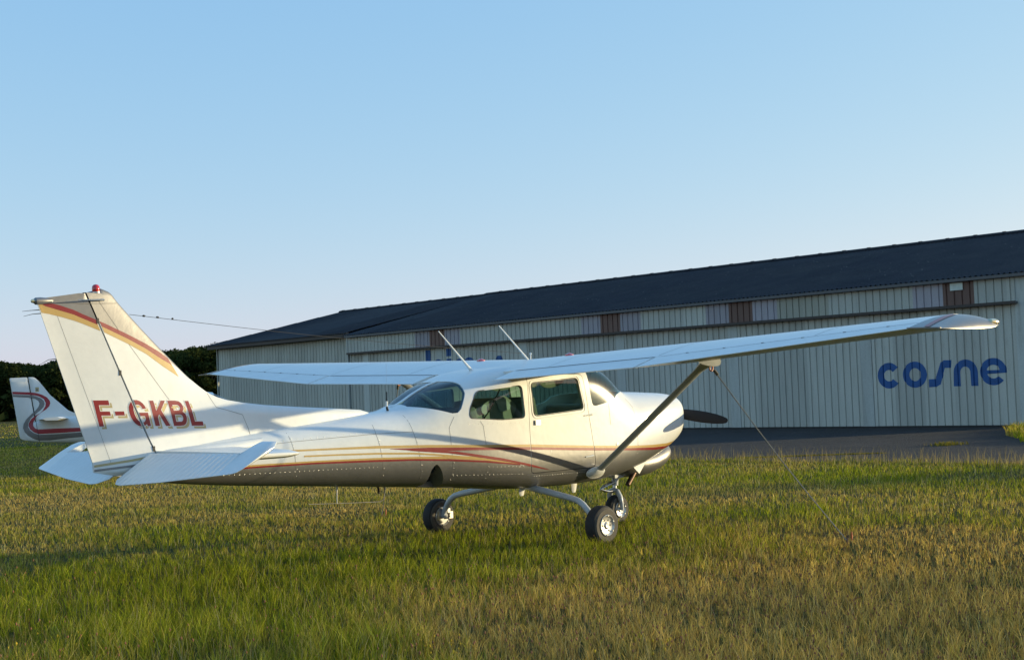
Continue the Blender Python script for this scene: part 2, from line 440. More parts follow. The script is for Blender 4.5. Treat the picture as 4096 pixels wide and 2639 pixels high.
# roofs: corrugated, corrugation ridges run up the slope
RD, RZ = 9.03, 6.53
def roof(name, u0, u1, dep0, z0, zr, pitch=.177):
    nu = int((u1 - u0) / pitch * 4); us = np.linspace(u0, u1, nu + 1)
    hs = .028 * np.cos(2 * math.pi * (us - u0) / pitch)
    prof = [(dep0, z0), (RD, zr), (2 * RD - dep0, z0)]
    rows = []
    for (d, z) in [prof[0]] + [(prof[0][0] + (RD - prof[0][0]) * t + (.02 if up_ else 0), prof[0][1] + (zr - z0) * t + up_) for t in (.16, .33, .5, .66, .83) for up_ in (.018, 0.)] + prof[1:]:
        rows.append([HP(u, d, z + h) for u, h in zip(us, hs)])
    vs = [p for r in rows for p in r]; n = nu + 1; fs = []
    for i in range(len(rows) - 1):
        for k in range(nu): fs.append((i * n + k, i * n + k + 1, (i + 1) * n + k + 1, (i + 1) * n + k))
    return mobj(name, vs, fs, M['roof'], hangar, smooth=True, angle=60)
r1 = roof('roof', -.8, 32.75, -.16, 4.44, RZ); r2 = roof('end_bay_roof', 32.77, 45.5, .02, 4.56, RZ - .04)
for part, u0, u1, zr in ((r1, -.8, 32.75, RZ), (r2, 32.8, 45.4, RZ - .04)):
    k = u0
    while k < u1 - .2:
        e = min(k + 1.12, u1)
        mb = MB(); rings = []
        for u, rr in ((k, .155), (k + .07, .155), (k + .075, .135), (e + .02, .13)):
            rings.append([HP(u, RD + rr * 1.5 * math.cos(a), zr + .0 + rr * .75 * math.sin(a)) for a in np.linspace(-.3, math.pi + .3, 9)])
        mb.loft(rings); mb.obj('ridge_cap', M['roof'], part); k += 1.12
# gables and back wall
for nm, u, zz, ins in (('gable_wall', -.54, 4.40, -.05), ('gable_wall', 44.9, 4.5, .47)):
    vs = [HP(u, ins, 0), HP(u, 2 * RD, 0), HP(u, 2 * RD, zz), HP(u, RD, RZ - .14), HP(u, ins, zz)]
    vs += [p + HD * .06 for p in vs]
    mobj(nm, vs, [(0, 1, 2, 3, 4), (9, 8, 7, 6, 5)] + [(i, (i + 1) % 5, 5 + (i + 1) % 5, 5 + i) for i in range(5)], M['clad'], hangar, smooth=False)
hbox('back_wall', -.5, 44.9, 2 * RD - .06, 2 * RD, 0, 4.4, M['clad'], hangar)

# painted words on the doors, following the ribs
def leaf_groove(u):
    best = 0.
    for u0 in starts + [starts[-1] + 5.222]:
        if u0 <= u <= u0 + 19 * PIT: return groove(u - u0 - PIT / 2)
    return -.012
def wall_letter(polys, name='painted_letter', mat=None):
    bm = bmesh.new()
    for outer, holes in polys:
        loops = [[Vector((x, z, 0)) for x, z in outer]] + [[Vector((x, z, 0)) for x, z in h] for h in holes]
        flat = [p for l in loops for p in l]; vs = [bm.verts.new(p) for p in flat]
        for t in tessellate_polygon(loops):
            try: bm.faces.new([vs[i] for i in t])
            except ValueError: pass
    xs = [v.co.x for v in bm.verts]; lo, hi = min(xs), max(xs)
    for u0 in starts + [starts[-1] + 5.222]:
        for k in range(19):
            c = u0 + (k + .5) * PIT
            if lo - .1 < c < hi + .1:
                for d in (-.0262, -.012, .012, .0262):
                    bmesh.ops.bisect_plane(bm, geom=bm.verts[:] + bm.edges[:] + bm.faces[:], plane_co=(c + d, 0, 0), plane_no=(1, 0, 0))
    for e in [e_ for u0 in starts for e_ in (u0, u0 + 19 * PIT)]:
        if lo < e < hi: bmesh.ops.bisect_plane(bm, geom=bm.verts[:] + bm.edges[:] + bm.faces[:], plane_co=(e, 0, 0), plane_no=(1, 0, 0))
    for v in bm.verts:
        p = HP(v.co.x, leaf_groove(v.co.x) - .004, v.co.y); v.co = p
    me = bpy.data.meshes.new(name); bm.to_mesh(me); bm.free()
    return link_mesh(name, me, mat or M['blue'], hangar, smooth=False)
def arc(cx, cz, rx, rz, a0, a1, n=26): return [(cx + rx * math.cos(math.radians(a)), cz + rz * math.sin(math.radians(a))) for a in np.linspace(a0, a1, n)]
def ring_open(cx, cz, R, r, a0, a1): return arc(cx, cz, R, R, a0, a1, 40) + arc(cx, cz, r, r, a1, a0, 40)
# u runs to the left in the picture, so letters are drawn mirrored in u
LZ = 1.622; LR = .405; Lr = .20
wall_letter([(ring_open(4.30, LZ, .40, .175, 218, 510 - 8), [])])                      # c
wall_letter([(arc(3.405, LZ, .41, .40, 0, 360, 48)[:-1], [arc(3.40, LZ, .19, .20, 0, 360, 32)[:-1]])])   # o
wall_letter([([(2.94, 1.464), (2.943, 1.224), (2.70, 1.23), (2.55, 1.30), (2.39, 1.787), (2.185, 1.785), (2.157, 2.019), (2.41, 2.022), (2.52, 1.96), (2.72, 1.47)], [])])   # s
wall_letter([([(2.126, 1.228), (2.11, 1.62)] + arc(1.72, 1.62, .39, .395, 0, 180, 24) + [(1.334, 1.217), (1.561, 1.222), (1.57, 1.62)] + arc(1.73, 1.62, .165, .185, 180, 0, 18)[1:] + [(1.894, 1.225)], [])])   # n
def letter_e():
    cx, cz, R, r = .845, LZ, .415, .20
    # outer from the end of the bar (u small side, angle 184) over the top to the lower opening (angle 220 + 360 going the long way)
    outer = arc(cx, cz, R, .40, 186, -139, 46)
    inner = arc(cx, cz, r, r, -139, -10, 16)
    wall_letter([(outer + inner + [(cx + r, cz - .045), (cx - .40, cz - .045)], [arc(cx, cz + .03, .20, .17, 172, 8, 18) + [(cx + .19, cz + .045), (cx - .19, cz + .045)]])])
letter_e()
# the word behind the far wing: only the tops show
wall_letter([([(26.58, 2.26), (26.91, 2.26), (26.91, 3.49), (26.58, 3.49)], [])])
wall_letter([(arc(26.07, 2.67, .41, .40, 0, 360, 48)[:-1], [arc(26.07, 2.67, .19, .20, 0, 360, 32)[:-1]])])
wall_letter([([(25.21, 3.165), (25.527, 3.165), (25.527, 3.49), (25.21, 3.49)], [])])
wall_letter([([(25.21, 2.26), (25.527, 2.26), (25.527, 3.06), (25.21, 3.06)], [])])
wall_letter([([(25.08, 2.26), (25.08, 2.65)] + arc(24.68, 2.65, .40, .395, 0, 150, 22) + arc(24.68, 2.65, .18, .185, 150, 0, 18) + [(24.85, 2.26)], [])])
wall_letter([(arc(24.08, 2.67, .41, .40, 0, 360, 48)[:-1], [arc(24.08, 2.69, .19, .16, 0, 360, 32)[:-1]])])
wall_letter([([(22.35, 3.05), (22.08, 3.05), (21.95, 2.80), (21.95, 2.26), (22.48, 2.26), (22.48, 2.80)], [])])

# ------------------------------------------------------------------ fuselage shape
FUS = [  # x, half width, top z, bottom z, widest z, upper exponent, lower exponent
 (1.215,.21,1.40,1.13,1.26,2.4,2.2),
 (1.20,.28,1.445,1.07,1.255,2.6,2.3),
 (1.165,.345,1.490,1.00,1.245,2.8,2.4),
 (1.09,.405,1.520,.93,1.23,3.0,2.5),
 (.95,.445,1.540,.855,1.21,3.0,2.5),
 (.70,.485,1.555,.76,1.18,3.0,2.6),
 (.40,.515,1.570,.68,1.15,3.0,2.8),
 (.20,.532,1.578,.635,1.12,3.0,2.9),
 (.08,.540,1.590,.612,1.10,3.0,3.0),
 (-.05,.546,1.650,.595,1.08,3.1,3.2),
 (-.20,.550,1.755,.58,1.07,3.6,3.3),
 (-.40,.556,1.855,.56,1.06,4.8,3.4),
 (-.62,.56,1.895,.552,1.05,6.5,3.5),
 (-.85,.562,1.91,.548,1.05,8.0,3.5),
 (-1.30,.562,1.92,.555,1.05,9.0,3.5),
 (-1.80,.560,1.905,.575,1.05,8.0,3.4),
 (-2.20,.548,1.86,.613,1.06,6.0,3.3),
 (-2.52,.525,1.785,.645,1.07,4.4,3.1),
 (-2.72,.50,1.735,.663,1.075,3.8,3.0),
 (-2.92,.47,1.655,.680,1.08,3.3,2.9),
 (-3.14,.44,1.55,.70,1.08,2.8,2.8),
 (-3.35,.41,1.495,.718,1.08,2.5,2.7),
 (-3.70,.365,1.455,.748,1.08,2.4,2.6),
 (-4.50,.270,1.385,.815,1.08,2.3,2.4),
 (-5.30,.180,1.315,.885,1.085,2.2,2.3),
 (-5.90,.110,1.255,.955,1.10,2.2,2.2),
 (-6.0,.098,1.24,.972,1.105,2.2,2.2)]
def pchip(xs, ys):
    xs=np.asarray(xs,float);ys=np.asarray(ys,float);h=np.diff(xs);dl=np.diff(ys)/h
    m=np.zeros(len(xs));m[0]=dl[0];m[-1]=dl[-1]
    for i in range(1,len(xs)-1):
        if dl[i-1]*dl[i]>0:
            w1=2*h[i]+h[i-1];w2=h[i]+2*h[i-1];m[i]=(w1+w2)/(w1/dl[i-1]+w2/dl[i])
    def f(x):
        x=np.clip(np.asarray(x,float),xs[0],xs[-1]);i=np.clip(np.searchsorted(xs,x)-1,0,len(xs)-2)
        t=(x-xs[i])/h[i]
        return ys[i]*(1+2*t)*(1-t)**2+h[i]*m[i]*t*(1-t)**2+ys[i+1]*t*t*(3-2*t)+h[i]*m[i+1]*t*t*(t-1)
    return f
_T=np.array(FUS)[::-1]
FW,FT,FB,FM,FNU,FNL=[pchip(_T[:,0],_T[:,i]) for i in range(1,7)]
def FY(x,z):
    x=np.asarray(x,float);z=np.asarray(z,float)
    w=FW(x);zm=FM(x);up=z>=zm
    h=np.where(up,FT(x)-zm,zm-FB(x));n=np.where(up,FNU(x),FNL(x))
    q=np.clip(np.abs(z-zm)/np.maximum(h,1e-4),0,1)
    y=w*np.power(np.maximum(1-q**n,0),1/n)
    return np.where((x>1.215)|(x<-6.0),0,y)

REG_CORNERS = [(-6.6002, 1.7049), (-5.4231, 1.6656), (-5.4328, 1.3817), (-6.6076, 1.44)]
TAIL2_CORNERS = [(-0.224, 2.521), (2.076, 2.444), (2.03, 0.606), (-0.263, 0.724)]

# ------------------------------------------------------------------ the high-wing aircraft
plane = empty('light_aircraft', (-1.4, 0, 0))
tag(plane, 'white and pewter high-wing aircraft with red and gold stripes and F-GKBL on the fin', 'aircraft')

def fus_ring(x, inset=0., floor=0., n=72):
    w = max(float(FW(x)) - inset, .004); zm = float(FM(x)); zt = float(FT(x)) - inset; zb = float(FB(x)) + inset + floor
    zt = max(zt, zm + .004); zb = min(zb, zm - .004)
    nu, nl = float(FNU(x)), float(FNL(x))
    t = np.linspace(0, 2 * math.pi, 721)
    c, s_ = np.cos(t), np.sin(t); nn = np.where(s_ >= 0, nu, nl); h = np.where(s_ >= 0, zt - zm, zm - zb)
    y = w * np.sign(c) * np.abs(c) ** (2 / nn); z = zm + h * np.sign(s_) * np.abs(s_) ** (2 / nn)
    L = np.concatenate([[0], np.cumsum(np.hypot(np.diff(y), np.diff(z)))]); q = np.linspace(0, L[-1], n + 1)[:-1]
    return [(x, float(a), float(b)) for a, b in zip(np.interp(q, L, y), np.interp(q, L, z))]
def fus_mesh(xs, inset=0., floor=0.):
    return MB().loft([fus_ring(x, inset, floor) for x in xs])
XS = np.concatenate([[1.215, 1.212, 1.205, 1.195, 1.18, 1.16, 1.13, 1.09, 1.04], np.arange(.96, -5.95, -.075), [-5.97, -6.0]])

def apply_bool(o, cutter, op, drop=True):
    md = o.modifiers.new('b', 'BOOLEAN'); md.object = cutter; md.operation = op; md.solver = 'EXACT'
    dg = bpy.context.evaluated_depsgraph_get(); dg.update()
    me = bpy.data.meshes.new_from_object(o.evaluated_get(dg)); o.modifiers.clear()
    old = o.data; o.data = me
    if drop: bpy.data.objects.remove(cutter)
    return o
def copy_obj(o, name):
    c = o.copy(); c.data = o.data.copy(); c.name = name; COL.objects.link(c); return c
def prisms(polys):
    """cutter: outlines in side view, through the whole width"""
    mb = MB()
    for pts, y0, y1 in polys: mb.prism(pts, lambda p, t: (p[0], t, p[1]), y0, y1)
    return mb.obj('cutter', None, smooth=False)

DOOR_WIN = round_poly([(-1.718, 1.712), (-.985, 1.752), (-.905, 1.405), (-1.690, 1.362)], .05)
SIDE_WIN = round_poly([(-2.47, 1.648), (-1.868, 1.692), (-1.838, 1.350), (-2.17, 1.345), (-2.60, 1.378), (-2.585, 1.47)], .05)
WSHIELD = [(-.808, 1.86), (-.80, 1.74), (-.775, 1.55), (-.755, 1.465), (-.735, 1.44), (-.69, 1.433), (-.55, 1.455), (-.40, 1.485), (-.34, 1.512), (-.30, 1.545), (-.20, 1.572), (.04, 1.592), (.12, 1.68), (-.35, 2.1), (-.60, 2.1)]
REAR_WIN = [(-3.17, 1.522), (-3.05, 1.72), (-2.80, 1.86), (-2.62, 1.86), (-2.585, 1.72), (-2.60, 1.63), (-2.69, 1.475), (-2.735, 1.438), (-2.80, 1.434), (-2.95, 1.476), (-3.08, 1.507)]
DOOR = round_poly([(-1.775, 1.80), (-1.774, 1.22), (-1.75, .748), (-.715, .748), (-.816, 1.321), (-.892, 1.80)], .06)

FUS_BOUND = [(-6.5, 1.03), (-4.96, 1.030), (-4.4, 1.026), (-3.733, 1.003), (-3.296, .988), (-2.875, .958), (-2.421, .914), (-1.926, .853), (-1.734, .820), (-1.48, .772), (-1.46, .985), (-1.281, .973), (-.722, .936), (-.117, .902), (.39, .877), (.66, .874), (1.3, .93)]
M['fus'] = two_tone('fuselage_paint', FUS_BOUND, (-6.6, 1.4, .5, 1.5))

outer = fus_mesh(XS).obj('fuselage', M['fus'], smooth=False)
apply_bool(outer, fus_mesh(np.arange(.02, -3.06, -.075), .03, .10).obj('cutter', None, smooth=False), 'DIFFERENCE')
apply_bool(outer, prisms([(DOOR_WIN, -1, 1), (SIDE_WIN, -1, 1), (WSHIELD, -1, 1), (REAR_WIN, -1, 1)]), 'DIFFERENCE')
WELL = round_poly([(-3.06, .70), (-3.075, .88), (-3.02, .935), (-2.975, .90), (-2.84, .71), (-2.80, .64), (-3.0, .60)], .04)
apply_bool(outer, prisms([(WELL, -.8, -.16), (WELL, .16, .8)]), 'DIFFERENCE')
WELL_IN = [(x, max(z, .745)) for x, z in grow_poly(WELL, -.004)]
door_src = copy_obj(outer, 'cabin_door')
for s in (-1, 1):
    d = door_src if s == 1 else copy_obj(door_src, 'cabin_door')
    apply_bool(d, prisms([(grow_poly(DOOR, -.004), min(.28 * s, 1. * s), max(.28 * s, 1. * s))]), 'INTERSECT')
    link_dummy = d
    me = d.data; me.materials.clear(); me.materials.append(M['fus']); me.polygons.foreach_set('use_smooth', [True] * len(me.polygons)); me.set_sharp_from_angle(angle=math.radians(30)); attach(d, plane)
    if s == -1: door_r = d
    else: door_l = d
apply_bool(outer, prisms([(grow_poly(DOOR, .003), -1, -.28), (grow_poly(DOOR, .003), .28, 1)]), 'DIFFERENCE')
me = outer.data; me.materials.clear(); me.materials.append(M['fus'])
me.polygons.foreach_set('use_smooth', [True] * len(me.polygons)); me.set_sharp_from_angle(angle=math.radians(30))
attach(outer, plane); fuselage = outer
# glazing, cut from a thin skin just inside the paint line
skin = fus_mesh(np.arange(.44, -3.6, -.075), .006).obj('skin', None, smooth=False)
apply_bool(skin, fus_mesh(np.arange(.43, -3.58, -.075), .011).obj('cutter', None, smooth=False), 'DIFFERENCE')
def pane(name, poly, y0, y1, mat, parent):
    g_ = copy_obj(skin, name); apply_bool(g_, prisms([(grow_poly(poly, .012), y0, y1)]), 'INTERSECT')
    m_ = g_.data; m_.materials.clear(); m_.materials.append(mat)
    m_.polygons.foreach_set('use_smooth', [True] * len(m_.polygons)); m_.set_sharp_from_angle(angle=math.radians(30))
    return attach(g_, parent)
pane('door_window', DOOR_WIN, -1, -.2, M['glass'], door_r); pane('door_window', DOOR_WIN, .2, 1, M['glass'], door_l)
pane('rear_side_window', SIDE_WIN, -1, -.2, M['glass'], plane); pane('rear_side_window', SIDE_WIN, .2, 1, M['glass'], plane)
pane('windshield', WSHIELD, -1, 1, M['hazy'], plane); pane('rear_window', REAR_WIN, -1, 1, M['smoke'], plane)
bpy.data.objects.remove(skin)
# strip down the middle of the rear window, windshield and window seals
def on_top(xs, half, eps, name, mat, parent):
    vs = []; 
    for x in xs:
        for y in (-half, half): vs.append((x, y, float(FT(x)) + eps))
        for y in (half, -half): vs.append((x, y, float(FT(x)) + eps - .02))
    n = len(xs); fs = [(4 * i + k, 4 * i + (k + 1) % 4, 4 * i + 4 + (k + 1) % 4, 4 * i + 4 + k) for i in range(n - 1) for k in range(4)]
    return mobj(name, vs, fs, mat, parent)
on_top(np.linspace(-2.56, -3.22, 14), .022, .004, 'rear_window_strip', M['white'], plane)

# ---- decals: outlines in side view laid on the skin
def decal(name, polys, yf, eps, mat, parent, side=-1, step=.06, cuts=()):
    bm = bmesh.new()
    for outer_, holes in polys:
        loops = [[Vector((p[0], p[1], 0)) for p in outer_]] + [[Vector((p[0], p[1], 0)) for p in h] for h in holes]
        flat = [p for l in loops for p in l]; vs = [bm.verts.new(p) for p in flat]
        for t in tessellate_polygon(loops):
            try: bm.faces.new([vs[i] for i in t])
            except ValueError: pass
    xs = [v.co.x for v in bm.verts]; zs = [v.co.y for v in bm.verts]
    for k in range(1, int((max(xs) - min(xs)) / step) + 1):
        bmesh.ops.bisect_plane(bm, geom=bm.verts[:] + bm.edges[:] + bm.faces[:], plane_co=(min(xs) + k * step, 0, 0), plane_no=(1, 0, 0))
    zst = step * .6
    for k in range(1, int((max(zs) - min(zs)) / zst) + 1):
        bmesh.ops.bisect_plane(bm, geom=bm.verts[:] + bm.edges[:] + bm.faces[:], plane_co=(0, min(zs) + k * zst, 0), plane_no=(0, 1, 0))
    for (a, b_, half) in cuts:                       # clear a gap along a line (the rudder hinge, the door edge)
        a = Vector((*a, 0)); b_ = Vector((*b_, 0)); t = (b_ - a).normalized(); nrm = Vector((t.y, -t.x, 0))
        for s_ in (-half, half):
            bmesh.ops.bisect_plane(bm, geom=bm.verts[:] + bm.edges[:] + bm.faces[:], plane_co=a + nrm * s_, plane_no=nrm)
        dead = [f for f in bm.faces if abs((f.calc_center_median() - a).dot(nrm)) < half * .99 and -.001 < (f.calc_center_median() - a).dot(t) < (b_ - a).length]
        bmesh.ops.delete(bm, geom=dead, context='FACES')
    for v in bm.verts:
        x, z = v.co.x, v.co.y; v.co = (x, side * (float(yf(x, z)) + eps), z)
    me_ = bpy.data.meshes.new(name); bm.to_mesh(me_); bm.free()
    return link_mesh(name, me_, mat, parent, smooth=True, angle=60)
def band(up, lo): return [(list(up) + list(lo)[::-1], [])]
GU = [(-4.753, 1.172), (-4.27, 1.164), (-3.724, 1.156), (-3.105, 1.131), (-2.583, 1.101), (-1.764, 1.061), (-1.277, 1.026), (-.718, .989), (-.117, .953), (.362, .937), (.70, .937), (.95, .955)]
GL = [(-4.756, 1.156), (-4.27, 1.146), (-3.727, 1.130), (-3.105, 1.104), (-2.583, 1.076), (-1.767, 1.033), (-1.277, .998), (-.718, .963), (-.117, .926), (.374, .906), (.69, .903), (.90, .915)]
RB = [(-3.571, 1.115), (-3.241, 1.077), (-2.944, 1.058), (-2.587, 1.047), (-1.767, 1.003), (-1.281, .971), (-.722, .934), (-.117, .899), (.39, .875), (.67, .872), (.86, .885)]
RT = [(-3.571, 1.118)] + [(x, z - .001) for x, z in GL[3:]]
BT = [(-2.944, 1.060), (-2.778, 1.044), (-2.587, 1.011), (-2.195, .942), (-1.767, .849), (-1.47, .770)]
BB = [(-3.374, 1.088), (-2.875, 1.032), (-2.586, .984), (-2.195, .913), (-1.929, .863)]
GMU = [(-4.526, 1.111), (-4.15, 1.102), (-3.73, 1.089), (-3.296, 1.065), (-2.973, 1.030), (-2.75, 1.000), (-2.586, .982), (-2.195, .911), (-1.935, .864)]
GML = [(-4.528, 1.096), (-4.153, 1.087), (-3.73, 1.072), (-3.296, 1.047), (-3.02, 1.018), (-2.943, 1.010)]
RLU = [(-5.98, 1.040), (-4.96, 1.042), (-4.4, 1.038), (-3.733, 1.020), (-3.296, 1.002), (-2.875, .974), (-2.421, .930), (-1.929, .864)]
RLB = [(-5.98, 1.026), (-4.96, 1.027), (-4.4, 1.022), (-3.733, 1.0), (-3.296, .984), (-2.875, .954), (-2.421, .911), (-1.926, .850), (-1.734, .817), (-1.47, .768)]
GLU = [(-5.98, 1.055), (-4.961, 1.058), (-4.4, 1.054), (-3.733, 1.040), (-3.296, 1.023), (-2.943, 1.008)]
dcut = [((-1.774, 1.2), (-1.76, .74), .005), ((-.79, 1.2), (-.715, .75), .005)]
for s in (-1, 1):
    decal('gold_stripe', band(GU, GL), FY, .0020, M['gold'], fuselage, s, cuts=dcut)
    decal('red_stripe', band(RT, RB), FY, .0022, M['red'], fuselage, s, cuts=dcut)
    decal('pewter_wedge', band([(-2.90, 1.056)] + RB[3:5] + [(-1.455, .984)], [(-2.90, 1.054)] + BT[1:5] + [(-1.455, .768)]), FY, .0018, M['pewter'], fuselage, s, cuts=dcut)
    decal('red_stripe', band([BB[0]] + BT, BB + [(-1.929, .860), (-1.734, .817), (-1.47, .768)]), FY, .0024, M['red'], fuselage, s, cuts=dcut)
    decal('gold_stripe', band(GMU, GML + [(-2.875, .976), (-2.421, .932), (-1.935, .862)]), FY, .0021, M['gold'], fuselage, s, cuts=dcut)
    decal('gold_stripe', band(GLU, RLU[:6]), FY, .0023, M['gold'], fuselage, s)
    decal('red_stripe', band(RLU, RLB[:-2]), FY, .0026, M['red'], fuselage, s, cuts=dcut)
# skin seams and rivet rows
def stroke(pts, w):
    L = []; R_ = []
    for i, p in enumerate(pts):
        a = Vector(pts[max(i - 1, 0)]); b_ = Vector(pts[min(i + 1, len(pts) - 1)]); t = (b_ - a).normalized(); nn = Vector((-t.y, t.x)) * w / 2
        L.append(tuple(Vector(p) + nn)); R_.append(tuple(Vector(p) - nn))
    return [(L + R_[::-1], [])]
SEAMS = [[(-3.70, 1.36), (-3.705, 1.27), (-3.66, 1.0), (-3.62, .79)], [(-3.30, 1.44), (-3.28, 1.27), (-3.22, 1.0), (-3.165, .74)],
         [(-2.79, 1.40), (-2.86, 1.29), (-2.84, 1.05), (-2.80, .70)], [(-2.47, 1.34), (-2.433, 1.29), (-2.40, 1.05), (-2.37, .68)],
         [(-4.64, 1.33), (-4.64, 1.27), (-4.62, 1.05), (-4.60, .86)], [(-5.45, 1.24), (-5.44, 1.05), (-5.42, .93)],
         [(-.10, 1.50), (.0, 1.40), (.03, 1.2), (.04, .95), (.03, .75), (0, .66)], [(-.47, 1.455), (-.45, 1.21)],
         [(-5.9, 1.18), (-4.64, 1.245), (-3.70, 1.272), (-3.28, 1.272)], [(-3.70, .93), (-3.22, .905), (-3.17, .90)]]
for s in (-1, 1):
    for sm in SEAMS: decal('panel_seam', stroke(sm, .0035), FY, .0014, M['seam'], fuselage, s)
def rivets(rows, yf, parent, side):
    mb = MB()
    for pts, gap in rows:
        P = [Vector(p) for p in pts]; 
        for a, b_ in zip(P[:-1], P[1:]):
            nn = max(1, int((b_ - a).length / gap))
            for k in range(nn):
                p = a + (b_ - a) * k / nn; y = float(yf(p.x, p.y))
                c = (p.x, side * (y - .001), p.y)
                mb.lathe(c, (0, side, 0), [(0, .0046), (.0018, .0038), (.0028, .0012)], 6)
    o_ = mb.obj('rivets', M['steel'], parent); o_['kind'] = 'stuff'; return o_
RROWS = [([(-2.62, 1.315), (-1.86, 1.30)], .06), ([(.045, 1.40), (.05, 1.2), (.055, .95), (.045, .76)], .09), ([(-.66, 1.40), (-.36, 1.45)], .07), ([(-5.6, 1.20), (-4.64, 1.262), (-3.70, 1.288)], .07), ([(.60, 1.15), (.95, 1.12)], .12), ([(-5.6, .985), (-4.62, .965), (-3.66, .945)], .05), ([(-2.79, .80), (-1.82, .75)], .05), ([(-2.36, .86), (-1.82, .83)], .05), ([(-1.68, .715), (-.80, .70)], .04)] + [([(x + .014, z) for x, z in sm[-3:]], .055) for sm in SEAMS[:5]]
for s in (-1, 1): rivets(RROWS, FY, fuselage, s)
# gear well: a black plate on each side stands in for the shade inside
for s in (-1, 1):
    mb = MB(); mb.prism(WELL_IN, lambda p, t: (p[0], t, p[1]), .155 * s, .17 * s); mb.obj('gear_well_shade', M['black'], fuselage, smooth=False)

# ---- fin and rudder
XLE = pchip([1.10, 1.44, 1.506, 1.560, 1.61, 1.666, 1.71, 1.805, 2.081, 2.543, 2.63, 2.666], [-3.44, -3.46, -3.60, -4.30, -4.86, -5.204, -5.336, -5.491, -5.802, -6.266, -6.345, -6.44])
def hinge_x(z): return -5.984 + (z - 1.226) * (-6.582 + 5.984) / (2.623 - 1.226)
def rud_te(z):
    x = -6.54 + (z - 1.164) * (-7.012 + 6.54) / (2.559 - 1.164)
    return x if z > 1.164 else float(np.interp(z, [.985, 1.02, 1.055, 1.087, 1.164], [-6.08, -6.22, -6.38, -6.535, -6.54]))
def half_t(z): return float(np.interp(z, [.985, 1.02, 1.1, 1.22, 1.35, 1.6, 2.66], [.05, .078, .092, .088, .066, .058, .032]))
def fin_y(x, z):
    xh = hinge_x(z); T = half_t(z)
    if x <= xh:
        xt = rud_te(z); return T * .96 * max(.06, (x - xt) / (xh - xt)) ** .9
    xl = float(XLE(z)); d = max(xl - x, 0.); L = min(xl - xh, .9)
    q = min(d / L, 1.); return T * (q ** .5) * (1 - .0 * q) if q < .6 else T * (.6 ** .5 + (q - .6) / .4 * (1 - .6 ** .5))
def top_z(x): return 2.559 + (x + 7.012) * (2.623 - 2.559) / (7.012 - 6.582) if x < -6.582 else 2.70
FIN_BOUND = [(-7.1, 2.60), (-7.0, 2.534), (-6.9, 2.515), (-6.69, 2.455), (-6.61, 2.42), (-6.2, 2.255), (-5.90, 2.10), (-5.80, 2.035), (-5.70, 1.97), (-5.60, 1.88), (-5.40, 1.75), (-5.38, 2.9), (-3.0, 2.95)]
M['fin'] = two_tone('fin_paint', FIN_BOUND, (-7.2, -3., 1., 3.), below=False)
zs = np.concatenate([np.linspace(1.12, 1.75, 22), np.linspace(1.79, 2.60, 22), [2.62, 2.635, 2.65, 2.66]])
rings = []
for z in zs:
    xl = float(XLE(z)); xh = hinge_x(z) + .008
    q = 1 - np.cos(np.linspace(0, math.pi / 2, 18)); xx = xl - (xl - xh) * q
    k = 1. if z < 2.6 else math.sqrt(max(0., 1 - ((z - 2.6) / .066) ** 2)) * .95 + .05
    L_ = [(x, -fin_y(x, z) * k if i else 0., z) for i, x in enumerate(xx)]; R_ = [(x, fin_y(x, z) * k, z) for x in xx[::-1][:-1]]
    rings.append(L_ + R_)
# step for the beacon: flatten the aft part of the cap
for ri, z in enumerate(zs):
    if z > 2.615:
        rings[ri] = [(x, y, min(z, 2.622 if x < -6.43 else z)) for x, y, z in rings[ri]]
fin = MB().loft(rings).obj('fin', M['fin'], plane, angle=50)
zs = np.concatenate([[.985, 1.0, 1.02, 1.04, 1.055, 1.07, 1.088, 1.12], np.linspace(1.164, 2.555, 24), [2.565, 2.585, 2.605, 2.615]])
rings = []
for z in zs:
    xh = hinge_x(z) - .008; xt = rud_te(z)
    if z > 2.559: xt = max(xt, -7.012 + (z - 2.559) * (7.012 - 6.582) / (2.623 - 2.559))
    if xt > xh - .01: xt = xh - .01
    xx = np.linspace(xh, xt, 10); k = 1. if z < 2.55 else .9
    y_ = [fin_y(x, z) * k for x in xx]
    L_ = [(xh + .03, 0, z)] + [(x, -a, z) for x, a in zip(xx, y_)]; R_ = [(x, a, z) for x, a in zip(xx[::-1], y_[::-1])]
    rings.append(L_ + R_)
rudder = MB().loft(rings).obj('rudder', M['fin'], plane, angle=50)
HC = [((hinge_x(1.1), 1.1), (hinge_x(2.64), 2.64), .013)]
RS_T = [(-6.995, 2.550), (-6.92, 2.532), (-6.82, 2.512), (-6.69, 2.472), (-6.61, 2.436), (-6.40, 2.353), (-6.2, 2.268), (-6.02, 2.185), (-5.88, 2.11), (-5.795, 2.055)]
RS_B = [(-6.995, 2.528), (-6.93, 2.500), (-6.80, 2.463), (-6.69, 2.432), (-6.61, 2.399), (-6.40, 2.314), (-6.2, 2.228), (-6.02, 2.140), (-5.88, 2.055), (-5.755, 1.99)]
GS_B = [(-6.965, 2.445), (-6.90, 2.436), (-6.80, 2.412), (-6.69, 2.382), (-6.61, 2.354), (-6.40, 2.272), (-6.2, 2.184), (-6.02, 2.094), (-5.86, 1.985), (-5.695, 1.885)]
